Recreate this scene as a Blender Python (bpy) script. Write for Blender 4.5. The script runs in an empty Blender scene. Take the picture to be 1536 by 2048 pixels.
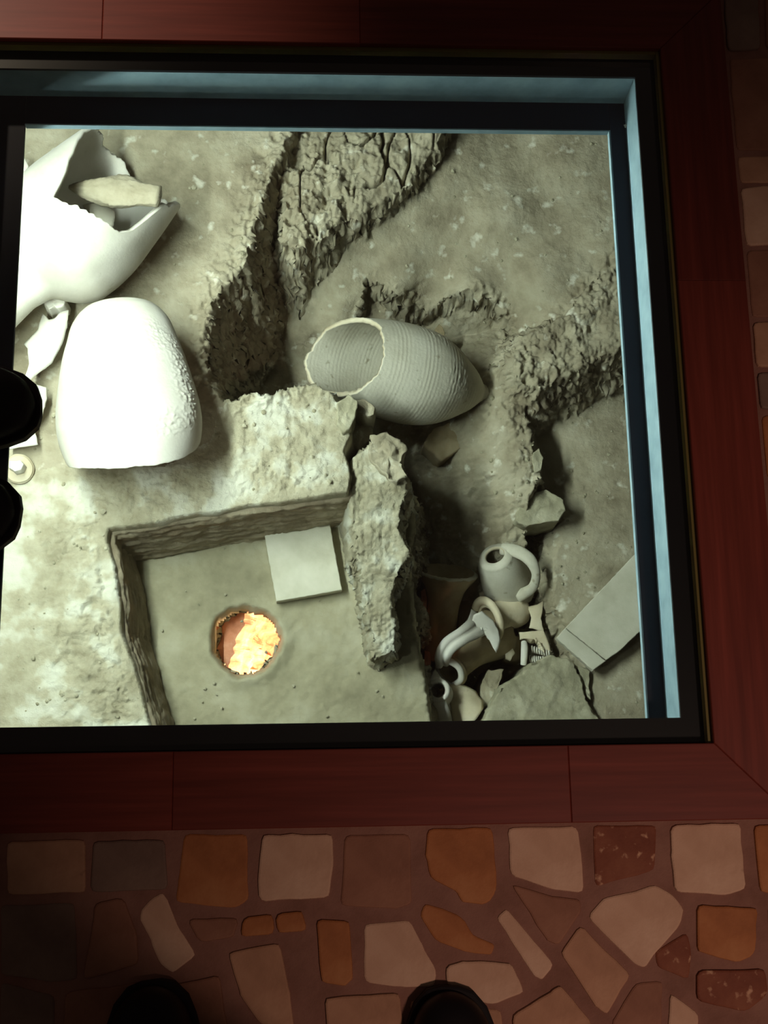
import bpy, bmesh, math, random
import numpy as np
from mathutils import Vector, Matrix, Euler

random.seed(7); rng = np.random.default_rng(11)
S = bpy.context.scene
COL = S.collection

# ------------------------------------------------------------------ camera
F_PX, CAM_H = 2600.0, 1.40
CAM_ROT = Euler((math.radians(13.609), math.radians(-3.103), math.radians(-1.063)), 'XYZ')
cam_d = bpy.data.cameras.new('camera'); cam = bpy.data.objects.new('camera', cam_d); COL.objects.link(cam)
cam.location = (0, 0, CAM_H); cam.rotation_euler = CAM_ROT
cam_d.sensor_fit = 'VERTICAL'; cam_d.sensor_height = 36.0; cam_d.sensor_width = 27.0
cam_d.lens = 36.0 * F_PX / 2048.0; cam_d.clip_start = 0.02
S.camera = cam
S.view_settings.view_transform = 'Standard'; S.view_settings.look = 'None'
S.view_settings.exposure = 0.0; S.view_settings.gamma = 1.0; S.view_settings.use_curve_mapping = False

RM = np.array(CAM_ROT.to_matrix())
def P(px, py, z):
    """world point seen at photo pixel (px,py), lying at height z"""
    d = RM @ np.array([px - 768.0, 1024.0 - py, -F_PX]); t = (z - CAM_H) / d[2]
    return Vector((t * d[0], t * d[1], z))
def MPP(z): return (CAM_H - z) * 1.03 / F_PX      # metres per pixel near height z

# ------------------------------------------------------------------ world and lamps
w = bpy.data.worlds.new('world'); S.world = w; w.use_nodes = True
w.node_tree.nodes['Background'].inputs[0].default_value = (0.9, 0.62, 0.50, 1)
w.node_tree.nodes['Background'].inputs[1].default_value = 0.035
def aim(o, target):
    o.rotation_euler = (Vector(target) - o.location).to_track_quat('-Z', 'Y').to_euler()
def lamp(name, kind, loc, energy, color, size=0.05, target=None, angle=60, blend=0.6):
    d = bpy.data.lights.new(name, kind); d.energy = energy; d.color = color
    if kind == 'SPOT':
        d.spot_size = math.radians(angle); d.spot_blend = blend; d.shadow_soft_size = size
    elif kind == 'AREA':
        d.size = size
    else:
        d.shadow_soft_size = size
    o = bpy.data.objects.new(name, d); COL.objects.link(o); o.location = loc
    if target is not None: aim(o, target)
    return o
# the pit's own lamp is the tube, hung under the floor slab beyond the left edge of the window
# two lamps under the slab: a long tube on the left (built further down as a glowing tube) and an unseen near-side fill, added to light the steel webs and kiln face
lamp('pit_near_fill', 'POINT', (-0.72, -0.16, -0.38), 9.0, (0.90, 1.0, 0.90), 0.06)
# warm lamp in the kiln chamber
KILN_LAMP = lamp('kiln_lamp', 'POINT', P(700, 1460, -1.855), 42.0, (1.0, 0.66, 0.45), 0.03)
lamp('kiln_gap_fill', 'POINT', P(850, 1262, -1.93), 4.0, (1.0, 0.40, 0.22), 0.012)  # added red fill, stands in for kiln glow leaking through the gap
# two added, unseen spots; their cones stand in for people's shadows on the frame
lamp('room_fill_far', 'SPOT', (-1.7, 2.6, 2.5), 280, (1.0, 0.72, 0.55), 0.08, (-0.45, 1.0, 0), 16, 1.0)
lamp('room_fill_near', 'SPOT', (1.0, -0.9, 2.5), 74, (1.0, 0.63, 0.50), 0.10, (0.58, -0.12, 0), 39, 1.0)

# ------------------------------------------------------------------ helpers
def lin(c):   # sRGB 0-255 -> linear rgba
    return tuple(((v/255/12.92) if v/255 <= .04045 else ((v/255+.055)/1.055)**2.4) for v in c) + (1,)
def new_mat(name):
    m = bpy.data.materials.new(name); m.use_nodes = True
    nt = m.node_tree; b = nt.nodes['Principled BSDF']
    b.inputs['Specular IOR Level'].default_value = 0.2
    return m, nt, b
def noise_node(nt, vec, scale, detail=6, rough=0.6):
    n = nt.nodes.new('ShaderNodeTexNoise'); n.inputs['Scale'].default_value = scale
    n.inputs['Detail'].default_value = detail; n.inputs['Roughness'].default_value = rough
    nt.links.new(vec, n.inputs['Vector']); return n
def ramp(nt, fac, stops):
    r = nt.nodes.new('ShaderNodeValToRGB'); e = r.color_ramp.elements
    e[0].position, e[0].color = stops[0]; e[1].position, e[1].color = stops[1]
    for p, c in stops[2:]:
        k = e.new(p); k.color = c
    nt.links.new(fac, r.inputs[0]); return r
def mix(nt, fac, a, b, mode='MIX'):
    m = nt.nodes.new('ShaderNodeMix'); m.data_type = 'RGBA'; m.blend_type = mode
    for i, v in ((0, fac), (6, a), (7, b)):
        if hasattr(v, 'links') or isinstance(v, bpy.types.NodeSocket): nt.links.new(v, m.inputs[i])
        else: m.inputs[i].default_value = v
    return m.outputs[2]
def speckled(name, c_dark, c_mid, c_light, scale=12, rough=0.92, bump=0.25, bump_scale=220, fleck=None, fleck_scale=60, fleck_pos=0.66, spec=0.2, bump_dist=0.003):
    """mineral-like surface: three tones of large noise, optional flecks, fine relief"""
    m, nt, b = new_mat(name)
    tc = nt.nodes.new('ShaderNodeTexCoord'); v = tc.outputs['Object']
    n1 = noise_node(nt, v, scale, 8, 0.62)
    r1 = ramp(nt, n1.outputs['Fac'], [(0.30, c_dark), (0.72, c_light), (0.5, c_mid)])
    out = r1.outputs[0]
    if fleck:
        n2 = noise_node(nt, v, fleck_scale, 3, 0.5)
        r2 = ramp(nt, n2.outputs['Fac'], [(fleck_pos, (0, 0, 0, 1)), (fleck_pos + .12, (1, 1, 1, 1))])
        out = mix(nt, r2.outputs[0], out, fleck)
    nt.links.new(out, b.inputs['Base Color'])
    b.inputs['Roughness'].default_value = rough; b.inputs['Specular IOR Level'].default_value = spec
    n3 = noise_node(nt, v, bump_scale, 6, 0.65)
    bp = nt.nodes.new('ShaderNodeBump'); bp.inputs['Strength'].default_value = bump; bp.inputs['Distance'].default_value = bump_dist
    nt.links.new(n3.outputs['Fac'], bp.inputs['Height']); nt.links.new(bp.outputs[0], b.inputs['Normal'])
    return m
def flat_mat(name, c, rough=0.5, metallic=0.0, spec=0.3):
    m, nt, b = new_mat(name)
    b.inputs['Base Color'].default_value = c; b.inputs['Roughness'].default_value = rough
    b.inputs['Metallic'].default_value = metallic; b.inputs['Specular IOR Level'].default_value = spec
    return m

def link_mesh(name, me, mat, parent=None, loc=None, smooth=False):
    o = bpy.data.objects.new(name, me); COL.objects.link(o)
    if mat is not None: me.materials.append(mat)
    if loc is not None: o.location = loc
    if parent is not None:
        o.parent = parent
    if smooth:
        me.polygons.foreach_set('use_smooth', [True] * len(me.polygons))
    return o
def from_bm(name, bm, mat, parent=None, loc=None, smooth=False):
    bmesh.ops.recalc_face_normals(bm, faces=bm.faces)
    me = bpy.data.meshes.new(name); bm.to_mesh(me); bm.free()
    return link_mesh(name, me, mat, parent, loc, smooth)
def from_py(name, vs, fs, mat, parent=None, loc=None, smooth=False):
    me = bpy.data.meshes.new(name); me.from_pydata([tuple(v) for v in vs], [], [tuple(f) for f in fs]); me.update()
    return link_mesh(name, me, mat, parent, loc, smooth)
def tag(o, label, cat, group=None):
    o['label'] = label; o['category'] = cat
    if group: o['group'] = group
    return o
def struct(o, label=None):
    o['kind'] = 'structure'
    if label: o['label'] = label
    return o
def empty(name, loc, rz=0):
    o = bpy.data.objects.new(name, None); COL.objects.link(o); o.location = loc; o.rotation_euler = (0, 0, rz)
    o.empty_display_size = 0.02; return o
def box(name, x0, x1, y0, y1, z0, z1, mat, parent=None, bevel=0.0, off=None):
    bm = bmesh.new()
    vs = [bm.verts.new((x, y, z)) for z in (z0, z1) for x, y in ((x0, y0), (x1, y0), (x1, y1), (x0, y1))]
    for f in ((3, 2, 1, 0), (4, 5, 6, 7), (0, 1, 5, 4), (1, 2, 6, 5), (2, 3, 7, 6), (3, 0, 4, 7)):
        bm.faces.new([vs[i] for i in f])
    if bevel: bmesh.ops.bevel(bm, geom=bm.edges[:], offset=bevel, segments=2, affect='EDGES', profile=0.6)
    if off: bmesh.ops.translate(bm, verts=bm.verts, vec=Vector(off))
    return from_bm(name, bm, mat, parent)
def prism(name, pts, z0, z1, mat, parent=None, bevel=0.0, loc=None, segs=2):
    """vertical prism on a ground polygon (list of xy)"""
    bm = bmesh.new()
    ox, oy = (loc[0], loc[1]) if loc is not None else (0, 0)
    n = len(pts)
    a = [bm.verts.new((p[0]-ox, p[1]-oy, z0)) for p in pts]; b = [bm.verts.new((p[0]-ox, p[1]-oy, z1)) for p in pts]
    bm.faces.new(a[::-1]); top = bm.faces.new(b)
    for i in range(n): bm.faces.new((a[i], a[(i+1) % n], b[(i+1) % n], b[i]))
    bmesh.ops.recalc_face_normals(bm, faces=bm.faces)
    if bevel: bmesh.ops.bevel(bm, geom=list(top.edges), offset=bevel, segments=segs, affect='EDGES', profile=0.5)
    return from_bm(name, bm, mat, parent, (loc[0], loc[1], 0) if loc is not None else None)

# --- numpy noise
def _hash(ix, iy, seed):
    h = (ix.astype(np.int64) * 374761393 + iy.astype(np.int64) * 668265263 + seed * 1442695041) & 0xffffffff
    h = ((h ^ (h >> 13)) * 1274126177) & 0xffffffff
    return (((h ^ (h >> 16)) & 0xffffff) / 16777215.0)
def vnoise(x, y, seed=0):
    ix, iy = np.floor(x), np.floor(y); fx, fy = x - ix, y - iy
    u, v = fx*fx*fx*(fx*(fx*6-15)+10), fy*fy*fy*(fy*(fy*6-15)+10)
    def g(dx, dy):
        a = _hash(ix+dx, iy+dy, seed) * 2*np.pi
        return np.cos(a)*(fx-dx) + np.sin(a)*(fy-dy)
    return ((g(0,0)*(1-u)+g(1,0)*u)*(1-v) + (g(0,1)*(1-u)+g(1,1)*u)*v) * 1.5
def fbm(x, y, seed=0, octv=4, gain=0.5):
    s, a, t = 0, 1.0, 0
    for k in range(octv):
        s = s + a*vnoise(x*2**k + 17.3*k, y*2**k - 9.1*k, seed+k); t += a; a *= gain
    return s / t
def voronoi(x, y, seed=0):
    ix, iy = np.floor(x), np.floor(y)
    d1 = np.full(x.shape, 9.0); d2 = np.full(x.shape, 9.0); cid = np.zeros(x.shape)
    for dx in (-1, 0, 1):
        for dy in (-1, 0, 1):
            jx, jy = ix+dx, iy+dy
            px = jx + 0.15 + 0.7*_hash(jx, jy, seed); py = jy + 0.15 + 0.7*_hash(jx, jy, seed+5)
            d = np.hypot(px-x, py-y); r = _hash(jx, jy, seed+9)
            near = d < d1
            d2 = np.where(near, d1, np.minimum(d2, d)); cid = np.where(near, r, cid); d1 = np.where(near, d, d1)
    return d1, d2, cid
def clods(x, y, size, seed):
    d1, d2, r = voronoi(x/size + 0.25*vnoise(x/size*2, y/size*2, seed+3), y/size + 0.25*vnoise(x/size*2+7, y/size*2, seed+4), seed)
    return np.clip((d2-d1)*2.2, 0, 1)**0.6 * (0.35+0.9*r) - 0.45
def sdf(X, Y, poly):
    """signed distance to polygon, negative inside"""
    d = np.full(X.shape, 1e9); ins = np.zeros(X.shape, bool); n = len(poly)
    for i in range(n):
        ax, ay = poly[i]; bx, by = poly[(i+1) % n]
        ex, ey = bx-ax, by-ay; L = ex*ex+ey*ey + 1e-12
        t = np.clip(((X-ax)*ex+(Y-ay)*ey)/L, 0, 1)
        d = np.minimum(d, (X-ax-t*ex)**2+(Y-ay-t*ey)**2)
        c = ((ay > Y) != (by > Y)) & (X < (bx-ax)*(Y-ay)/(by-ay+1e-15)+ax)
        ins ^= c
    d = np.sqrt(d); return np.where(ins, -d, d)
def sstep(a, b, x):
    t = np.clip((x-a)/(b-a), 0, 1); return t*t*(3-2*t)

# ------------------------------------------------------------------ materials
M_soil = speckled('soil', lin((124, 113, 93)), lin((156, 147, 125)), lin((180, 172, 151)), 9, 0.97, 0.6, 150, lin((206, 201, 184)), 24, 0.61, bump_dist=0.005)
M_plaster = speckled('lime_plaster', lin((140, 131, 107)), lin((172, 165, 142)), lin((196, 192, 174)), 11, 0.96, 0.8, 190, lin((198, 196, 180)), 11, 0.50, bump_dist=0.004)
M_kfloor = speckled('kiln_floor_clay', lin((132, 125, 102)), lin((154, 147, 122)), lin((174, 168, 146)), 8, 0.96, 0.45, 190, bump_dist=0.003)
M_fired = speckled('fired_red_clay', lin((150, 92, 66)), lin((194, 132, 102)), lin((222, 172, 144)), 14, 0.92, 0.5, 120)
M_rock = speckled('limestone', lin((128, 122, 100)), lin((160, 154, 130)), lin((184, 178, 156)), 16, 0.95, 0.7, 170, lin((112, 106, 86)), 30, 0.64)
M_white = speckled('pale_cream_pottery', lin((186, 181, 168)), lin((202, 198, 187)), lin((214, 211, 202)), 7, 0.85, 0.25, 150, lin((168, 162, 142)), 26, 0.70)
M_buff = speckled('buff_pottery', lin((178, 164, 136)), lin((198, 186, 160)), lin((212, 204, 182)), 9, 0.88, 0.25, 160, lin((168, 158, 130)), 30, 0.66)
M_greyp = speckled('grey_cream_pottery', lin((170, 164, 146)), lin((190, 185, 168)), lin((204, 200, 184)), 9, 0.88, 0.35, 140, lin((140, 132, 108)), 36, 0.64)
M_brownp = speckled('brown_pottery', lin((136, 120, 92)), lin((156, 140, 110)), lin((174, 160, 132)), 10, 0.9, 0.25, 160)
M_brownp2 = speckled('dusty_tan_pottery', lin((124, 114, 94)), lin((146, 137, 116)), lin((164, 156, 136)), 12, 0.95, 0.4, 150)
M_tile = speckled('grey_tile', lin((174, 169, 150)), lin((192, 188, 170)), lin((206, 202, 186)), 10, 0.93, 0.25, 260, lin((150, 144, 124)), 40, 0.72)
M_mortar = speckled('mortar', lin((132, 96, 82)), lin((150, 112, 98)), lin((162, 124, 108)), 16, 0.95, 0.4, 240)
STONE = {
 'pale': speckled('paver_pale', lin((196, 160, 132)), lin((212, 178, 150)), lin((226, 196, 168)), 14, 0.72, 0.25, 120, lin((160, 122, 96)), 34, 0.70, spec=0.35),
 'tan': speckled('paver_tan', lin((168, 128, 100)), lin((190, 148, 118)), lin((206, 166, 134)), 14, 0.72, 0.25, 120, lin((130, 92, 70)), 38, 0.70, spec=0.35),
 'ochre': speckled('paver_ochre', lin((150, 92, 52)), lin((178, 116, 70)), lin((196, 140, 92)), 12, 0.70, 0.25, 120, lin((206, 170, 130)), 60, 0.74, spec=0.35),
 'brown': speckled('paver_brown', lin((136, 94, 74)), lin((154, 110, 88)), lin((168, 124, 100)), 14, 0.72, 0.25, 120, spec=0.35),
 'speck': speckled('paver_red_specked', lin((116, 62, 44)), lin((134, 78, 56)), lin((152, 98, 72)), 18, 0.70, 0.3, 120, lin((206, 164, 132)), 95, 0.60, spec=0.35),
 'grey': speckled('paver_grey', lin((118, 96, 84)), lin((134, 112, 98)), lin((148, 126, 110)), 14, 0.72, 0.25, 120, spec=0.35),
}
M_concrete = speckled('dark_concrete', lin((60, 57, 52)), lin((74, 70, 64)), lin((88, 84, 76)), 8, 0.95, 0.3, 90)
M_black = flat_mat('black_border', lin((16, 18, 24)), 0.35, 0, 0.4)
M_blue = speckled('pale_blue_paint', lin((98, 120, 130)), lin((112, 134, 144)), lin((124, 146, 154)), 30, 0.55, 0.1, 120)
M_flange = flat_mat('shaded_blue_paint', lin((26, 30, 44)), 0.6)  # shade on the unlit flange tops, put into the colour
M_edge = flat_mat('glass_edge_gleam', lin((118, 112, 62)), 0.3, 0, 0.5)  # light refracted in the glass edge, put in as olive colour
M_shoe = flat_mat('black_leather', lin((20, 18, 20)), 0.5, 0, 0.3)
M_sole = flat_mat('black_rubber', lin((24, 22, 24)), 0.75)
M_cloth = flat_mat('black_cloth', lin((18, 18, 22)), 0.95)
def wood_mat():
    m, nt, b = new_mat('mahogany')
    tc = nt.nodes.new('ShaderNodeTexCoord'); mp = nt.nodes.new('ShaderNodeMapping')
    mp.inputs['Scale'].default_value = (1.2, 26, 26)      # grain runs along each board's own x
    nt.links.new(tc.outputs['Object'], mp.inputs[0])
    n = noise_node(nt, mp.outputs[0], 3.2, 7, 0.6)
    r = ramp(nt, n.outputs['Fac'], [(0.25, lin((98, 42, 33))), (0.75, lin((134, 62, 50))), (0.5, lin((116, 52, 41)))])
    info = nt.nodes.new('ShaderNodeObjectInfo')
    hsv = nt.nodes.new('ShaderNodeHueSaturation')
    mr = nt.nodes.new('ShaderNodeMapRange'); mr.inputs[3].default_value = 0.82; mr.inputs[4].default_value = 1.12
    nt.links.new(info.outputs['Random'], mr.inputs[0]); nt.links.new(mr.outputs[0], hsv.inputs['Value'])
    nt.links.new(r.outputs[0], hsv.inputs['Color']); nt.links.new(hsv.outputs[0], b.inputs['Base Color'])
    b.inputs['Roughness'].default_value = 0.42; b.inputs['Specular IOR Level'].default_value = 0.3
    return m
M_wood = wood_mat()
def glass_mat():
    m = bpy.data.materials.new('window_glass'); m.use_nodes = True; nt = m.node_tree
    nt.nodes.clear(); out = nt.nodes.new('ShaderNodeOutputMaterial')
    tr = nt.nodes.new('ShaderNodeBsdfTransparent'); tr.inputs[0].default_value = (0.95, 0.98, 0.96, 1)
    gl = nt.nodes.new('ShaderNodeBsdfGlossy'); gl.inputs['Roughness'].default_value = 0.03
    fr = nt.nodes.new('ShaderNodeFresnel'); fr.inputs[0].default_value = 1.5
    mx = nt.nodes.new('ShaderNodeMixShader')
    nt.links.new(fr.outputs[0], mx.inputs[0]); nt.links.new(tr.outputs[0], mx.inputs[1]); nt.links.new(gl.outputs[0], mx.inputs[2])
    nt.links.new(mx.outputs[0], out.inputs[0]); return m
M_glass = glass_mat()

# ------------------------------------------------------------------ window in the paved floor
XI0, XI1, YI0, YI1 = -0.430, 0.430, 0.079, 0.915      # inside of the wooden frame
WB = 0.080                                            # board width
LX0, LX1, LY0, LY1 = -0.400, 0.4025, 0.108, 0.889     # clear glass inside the black border
OX0, OX1, OY1 = -0.349, 0.383, 0.851                  # opening between the steel flanges
def ring(name, outer, inner, z0, z1, mat, parent=None):
    (ax0, ax1, ay0, ay1), (bx0, bx1, by0, by1) = outer, inner
    vs = []
    for z in (z0, z1):
        vs += [(ax0, ay0, z), (ax1, ay0, z), (ax1, ay1, z), (ax0, ay1, z), (bx0, by0, z), (bx1, by0, z), (bx1, by1, z), (bx0, by1, z)]
    fs = []
    for i in range(4):
        j = (i+1) % 4
        fs += [(i, i+4, j+4, j), (8+i, 8+j, 12+j, 12+i), (i, j, 8+j, 8+i), (4+i, 12+i, 12+j, 4+j)]
    bm = bmesh.new(); bv = [bm.verts.new(v) for v in vs]
    for f in fs: bm.faces.new([bv[k] for k in f])
    return from_bm(name, bm, mat, parent)
floor = struct(ring('floor', (-1.6, 1.6, -1.3, 2.4), (XI0-WB+.004, XI1+WB-.004, YI0-WB+.004, YI1+WB-.004), -0.05, -0.0022, M_mortar), 'reddish mortar bed of the crazy-paved floor')
slab = struct(ring('ceiling', (-1.8, 1.9, -1.3, 2.8), (-0.4065, 0.409, 0.1065, 0.8955), -0.125, -0.051, M_concrete), 'underside of the floor slab around the viewing opening')

frame = empty('wooden_frame', (0, 0, 0)); tag(frame, 'glossy mahogany floor frame with mitred corners around the glass', 'frame')
def board(pts, along):
    """one frame board on polygon pts; its local x follows the grain"""
    c = sum((Vector((p[0], p[1], 0)) for p in pts), Vector())/len(pts)
    a = math.radians(90) if along == 'y' else 0
    R = Matrix.Rotation(-a, 3, 'Z')
    lp = [R @ (Vector((p[0], p[1], 0))-c) for p in pts]
    o = prism('board', [(v.x, v.y) for v in lp], -0.05, 0.013, M_wood, frame, 0.0009, None, 1)
    o.location = c; o.rotation_euler = (0, 0, a); return o
OX = (XI0-WB, XI1+WB, YI0-WB, YI1+WB)
G = 0.00008
sx = lambda px, py: P(px, py, 0.013).x
sy = lambda px, py: P(px, py, 0.013).y
b1, b2 = sx(345, 1580), sx(1140, 1570)
board([(OX[0], OX[2]), (b1-G, OX[2]), (b1-G, YI0), (XI0, YI0)], 'x')
board([(b1+G, OX[2]), (b2-G, OX[2]), (b2-G, YI0), (b1+G, YI0)], 'x')
board([(b2+G, OX[2]), (OX[1]-G, OX[2]), (XI1-G, YI0), (b2+G, YI0)], 'x')
t1, t2 = sx(205, 40), sx(720, 50)
board([(XI0, YI1), (t1-G, YI1), (t1-G, OX[3]), (OX[0], OX[3])], 'x')
board([(t1+G, YI1), (t2-G, YI1), (t2-G, OX[3]), (t1+G, OX[3])], 'x')
board([(t2+G, YI1), (XI1-G, YI1), (OX[1]-G, OX[3]), (t2+G, OX[3])], 'x')
s1 = sy(1450, 560)
board([(OX[1], OX[2]+G), (OX[1], s1-G), (XI1, s1-G), (XI1, YI0+G)], 'y')
board([(OX[1], s1+G), (OX[1], OX[3]-G), (XI1, YI1-G), (XI1, s1+G)], 'y')
board([(OX[0], OX[2]+G), (XI0, YI0+G), (XI0, YI1-G), (OX[0], OX[3]-G)], 'y')

gw = empty('window_1', (0, 0, 0)); struct(gw, 'clear glass viewing pane with a black border set in the frame')
box('pane', XI0+.002, XI1-.002, YI0+.002, YI1-.002, -0.009, 0.004, M_glass, gw)
ring('black_border', (XI0+.0005, XI1-.0005, YI0+.0005, YI1-.0005), (LX0, LX1, LY0, LY1), -0.0133, -0.0095, M_black, gw)
for nm, r in (('edge_gleam', (XI1-.0042, XI1-.0002, YI0, YI1)), ('edge_gleam', (XI0+.0002, XI0+.0042, YI0, YI1))):  # thin strips that paint the gleam along the glass edges
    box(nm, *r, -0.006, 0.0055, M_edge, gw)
box('edge_gleam', XI0+.0045, XI1-.0045, YI1-.0042, YI1-.0002, -0.006, 0.0055, M_edge, gw)

steel = empty('steel_frame', (0.4, 0.9, -0.1)); tag(steel, 'pale blue steel angle lining the far and right sides of the opening', 'steel frame')
def sbox(name, *a, **k):
    o = box(name, *a, **k); o.parent = steel; o.location = -steel.location; return o
ZW, ZF = -0.0136, -0.070
sbox('web', LX1, LX1+.006, LY0, LY1+.006, ZF, ZW, M_blue)
sbox('web', LX0, LX1-.0005, LY1, LY1+.006, ZF, ZW, M_blue)
sbox('web', LX0-.006, LX0, LY0, LY1, ZF, ZW, M_blue)
sbox('flange', OX1, LX1+.006, LY0, LY1+.006, ZF-.006, ZF-.0004, M_flange)
sbox('flange', OX0+.0003, OX1-.0003, OY1, LY1+.006, ZF-.006, ZF-.0004, M_flange)
sbox('flange', LX0-.006, OX0, LY0, LY1+.006, ZF-.006, ZF-.0004, M_flange)
sbox('flange_lip', OX1-.0022, OX1-.0004, LY0, OY1-.0004, ZF-.008, ZF+.001, M_blue)
sbox('flange_lip', OX0+.0004, OX1-.0026, OY1-.0022, OY1-.0004, ZF-.008, ZF+.001, M_blue)
bq = P(1256, 251, -0.066)
bm = bmesh.new(); bmesh.ops.create_icosphere(bm, subdivisions=2, radius=0.0042)
for v in bm.verts: v.co = Vector((v.co.x*1.3, v.co.y*.8, v.co.z*.7)) * (1+.25*random.uniform(-1, 1))
bo = from_bm('plaster_chip', bm, M_white, None, (bq.x, bq.y, -0.0665)); tag(bo, 'tiny white chip caught in the corner of the steel angle', 'chip')

# ------------------------------------------------------------------ excavation heightfield
ZP, ZK, ZCH = -1.50, -1.72, -2.26        # plateau, kiln floor, kiln chamber
def WP(pix, z): return [(P(x, y, z).x, P(x, y, z).y) for x, y in pix]
fx = np.arange(-0.97, 1.075, 0.0032); fy = np.arange(0.13, 2.09, 0.0032)
gx = np.concatenate([np.arange(-1.75, -0.98, 0.03), fx, np.arange(1.09, 1.86, 0.03)])
gy = np.concatenate([np.arange(-1.2, 0.115, 0.04), fy, np.arange(2.105, 2.75, 0.03)])
X, Y = np.meshgrid(gx, gy)
wx = X + 0.010*fbm(X*22, Y*22, 3) + 0.010*fbm(X*60, Y*60, 31, 3); wy = Y + 0.010*fbm(X*22, Y*22, 41) + 0.010*fbm(X*60, Y*60, 57, 3)
sxx = X + 0.007*fbm(X*11, Y*11, 61, 3); syy = Y + 0.007*fbm(X*11, Y*11, 67, 3)     # gentler warp for plaster edges

CTRL = [(515,610,-1.98),(480,690,-2.22),(500,750,-2.24),(450,640,-2.2),(440,720,-2.2),(540,545,-1.84),(565,520,-1.76),(600,510,-1.68),(640,500,-1.655),(700,460,-1.64),(760,425,-1.635),(820,385,-1.63),(870,330,-1.625),(575,570,-1.83),(620,560,-1.75),
 (650,640,-1.82),(590,640,-1.90),(690,590,-1.76),(690,540,-1.70),(600,740,-1.97),(640,760,-1.96),(580,790,-2.0),(710,650,-1.84),
 (800,500,-1.69),(900,300,-1.63),(1000,400,-1.65),(1150,300,-1.64),(1220,450,-1.66),(1100,540,-1.68),(950,560,-1.71),(800,565,-1.73),(900,150,-1.62),(1350,300,-1.62),
 (830,640,-1.87),(900,690,-1.86),(990,690,-1.83),(900,860,-1.97),(990,800,-1.85),(980,900,-1.88),(1030,800,-1.77),(1030,880,-1.77),(1040,950,-1.80),
 (860,960,-2.12),(950,1040,-2.08),(880,1150,-2.18),(900,1300,-2.18),(1000,1050,-1.98),(930,1400,-2.10),(1040,1150,-1.99),(1060,1280,-2.05),(1000,1500,-2.1),
 (1040,720,-1.76),(1150,650,-1.70),(1230,640,-1.68),(1400,600,-1.65),(700,1100,-2.2),(500,1300,-2.2)]
cp = np.array([[*P(a, b, z)] for a, b, z in CTRL])
num = np.zeros(X.shape); den = np.zeros(X.shape)
for x, y, z in cp:
    wgt = 1.0/((X-x)**2+(Y-y)**2+0.0016)**1.6; num += wgt*z; den += wgt
base = num/den

# upper-right bank steps down to the ground the whole amphora lies on
lowU = WP([(735,585),(780,605),(830,618),(880,612),(940,608),(985,622),(1020,650),(1010,690),(1010,760),(990,900),(900,960),(760,900),(690,760),(720,640)], -1.80)
sU = sdf(wx, wy, lowU)
h = base - 0.085*sstep(0.012, -0.006, sU)
# right-hand plain, cut below the crumbling bank
plain = WP([(1062,845),(1075,800),(1095,782),(1130,765),(1175,748),(1215,728),(1260,715),(1420,690),(1600,680),(1600,1700),(1150,1700),(1120,1420),(1095,1290),(1060,1230),(1045,1150),(1060,1070),(1085,1010),(1085,960),(1072,905)], -1.84)
sP = sdf(wx, wy, plain)
plain_z = -1.845 + 0.02*fbm(X*3, Y*3, 71, 2)
wid = np.where(Y < P(1080, 1040, -1.85).y, 0.085, 0.012); wid = np.where((Y < P(1080, 960, -1.85).y) & (wid < .05), 0.03, wid)
tP = sstep(0.010, -wid, sP); h = h*(1-tP) + plain_z*tP
# kiln chamber
chamber = WP([(225,1075),(690,1010),(845,1010),(850,1200),(875,1500),(330,1560),(270,1300)], ZK)
sC = sdf(X, Y, chamber); tC = sstep(0.03, -0.02, sC); h = h*(1-tC) + ZCH*tC + 0*h
# broken fire-wall between chamber and the hollow on the right
fw = WP([(800,1010),(826,1010),(832,1180),(838,1195),(836,1215),(842,1310),(850,1330),(862,1460),(900,1660),(850,1660),(820,1400),(806,1200)], -1.80)
sFW = sdf(wx, wy, fw)
gap = np.maximum(sstep(0.05, 0.02, np.hypot(X-P(846,1205,-2).x, Y-P(846,1205,-2).y)), sstep(0.05, 0.02, np.hypot(X-P(852,1322,-2).x, Y-P(852,1322,-2).y)))
h = np.maximum(h, -1.772 - 0.13*gap - np.clip(sFW, 0, None)*4)
# plateau with the plaster top round the kiln
PLAT = [(-900,-60),(640,-60),(612,180),(590,250),(566,300),(540,360),(522,420),(505,480),(488,540),(448,572),(424,620),(412,700),(422,765),(446,806),(500,788),(548,790),
        (590,774),(628,770),(672,792),(694,830),(700,870),(688,900),(700,950),(692,984),(600,996),(500,1010),(400,1026),(300,1046),(216,1057),(212,1085),(226,1130),(240,1200),(243,1262),(262,1320),(280,1390),(300,1450),(350,1650),(300,1900),(-900,1900)]
plat = WP(PLAT, ZP)
inner_kiln = WP([(690,840),(700,1000),(600,1000),(216,1057),(230,1150),(290,1420),(330,1600),(600,1600)], ZP)
raw_edge = sdf(wx, wy, plat); smooth_edge = sdf(sxx, syy, plat)
near_kiln = sstep(0.06, 0.0, sdf(X, Y, inner_kiln))
sL = raw_edge*(1-near_kiln) + smooth_edge*near_kiln
depth = np.clip(sL, 0, None)
slope = 5.0*(1-near_kiln) + 7.5*near_kiln
plat_h = ZP + 0.010*fbm(X*4, Y*4, 81, 3) - np.clip(depth, 0, None)*slope
# kiln wall height grows a touch towards the far right corner
h_pl = plat_h
# ridge of crumbling earth at the far side
RIDGE = [(610,-60),(600,180),(588,250),(578,300),(562,350),(566,420),(560,470),(574,488),(596,498),(624,474),(642,478),(682,442),(722,428),(762,402),(812,372),(850,328),(880,290),(900,235),(960,-60)]
rid = WP(RIDGE, -1.56); sR = sdf(wx, wy, rid)
rid_h = -1.555 + 0.03*fbm(X*7, Y*7, 91, 3) - np.clip(sR+0.03, 0, None)*0.5 - np.clip(sR, 0, None)*5.0
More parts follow.
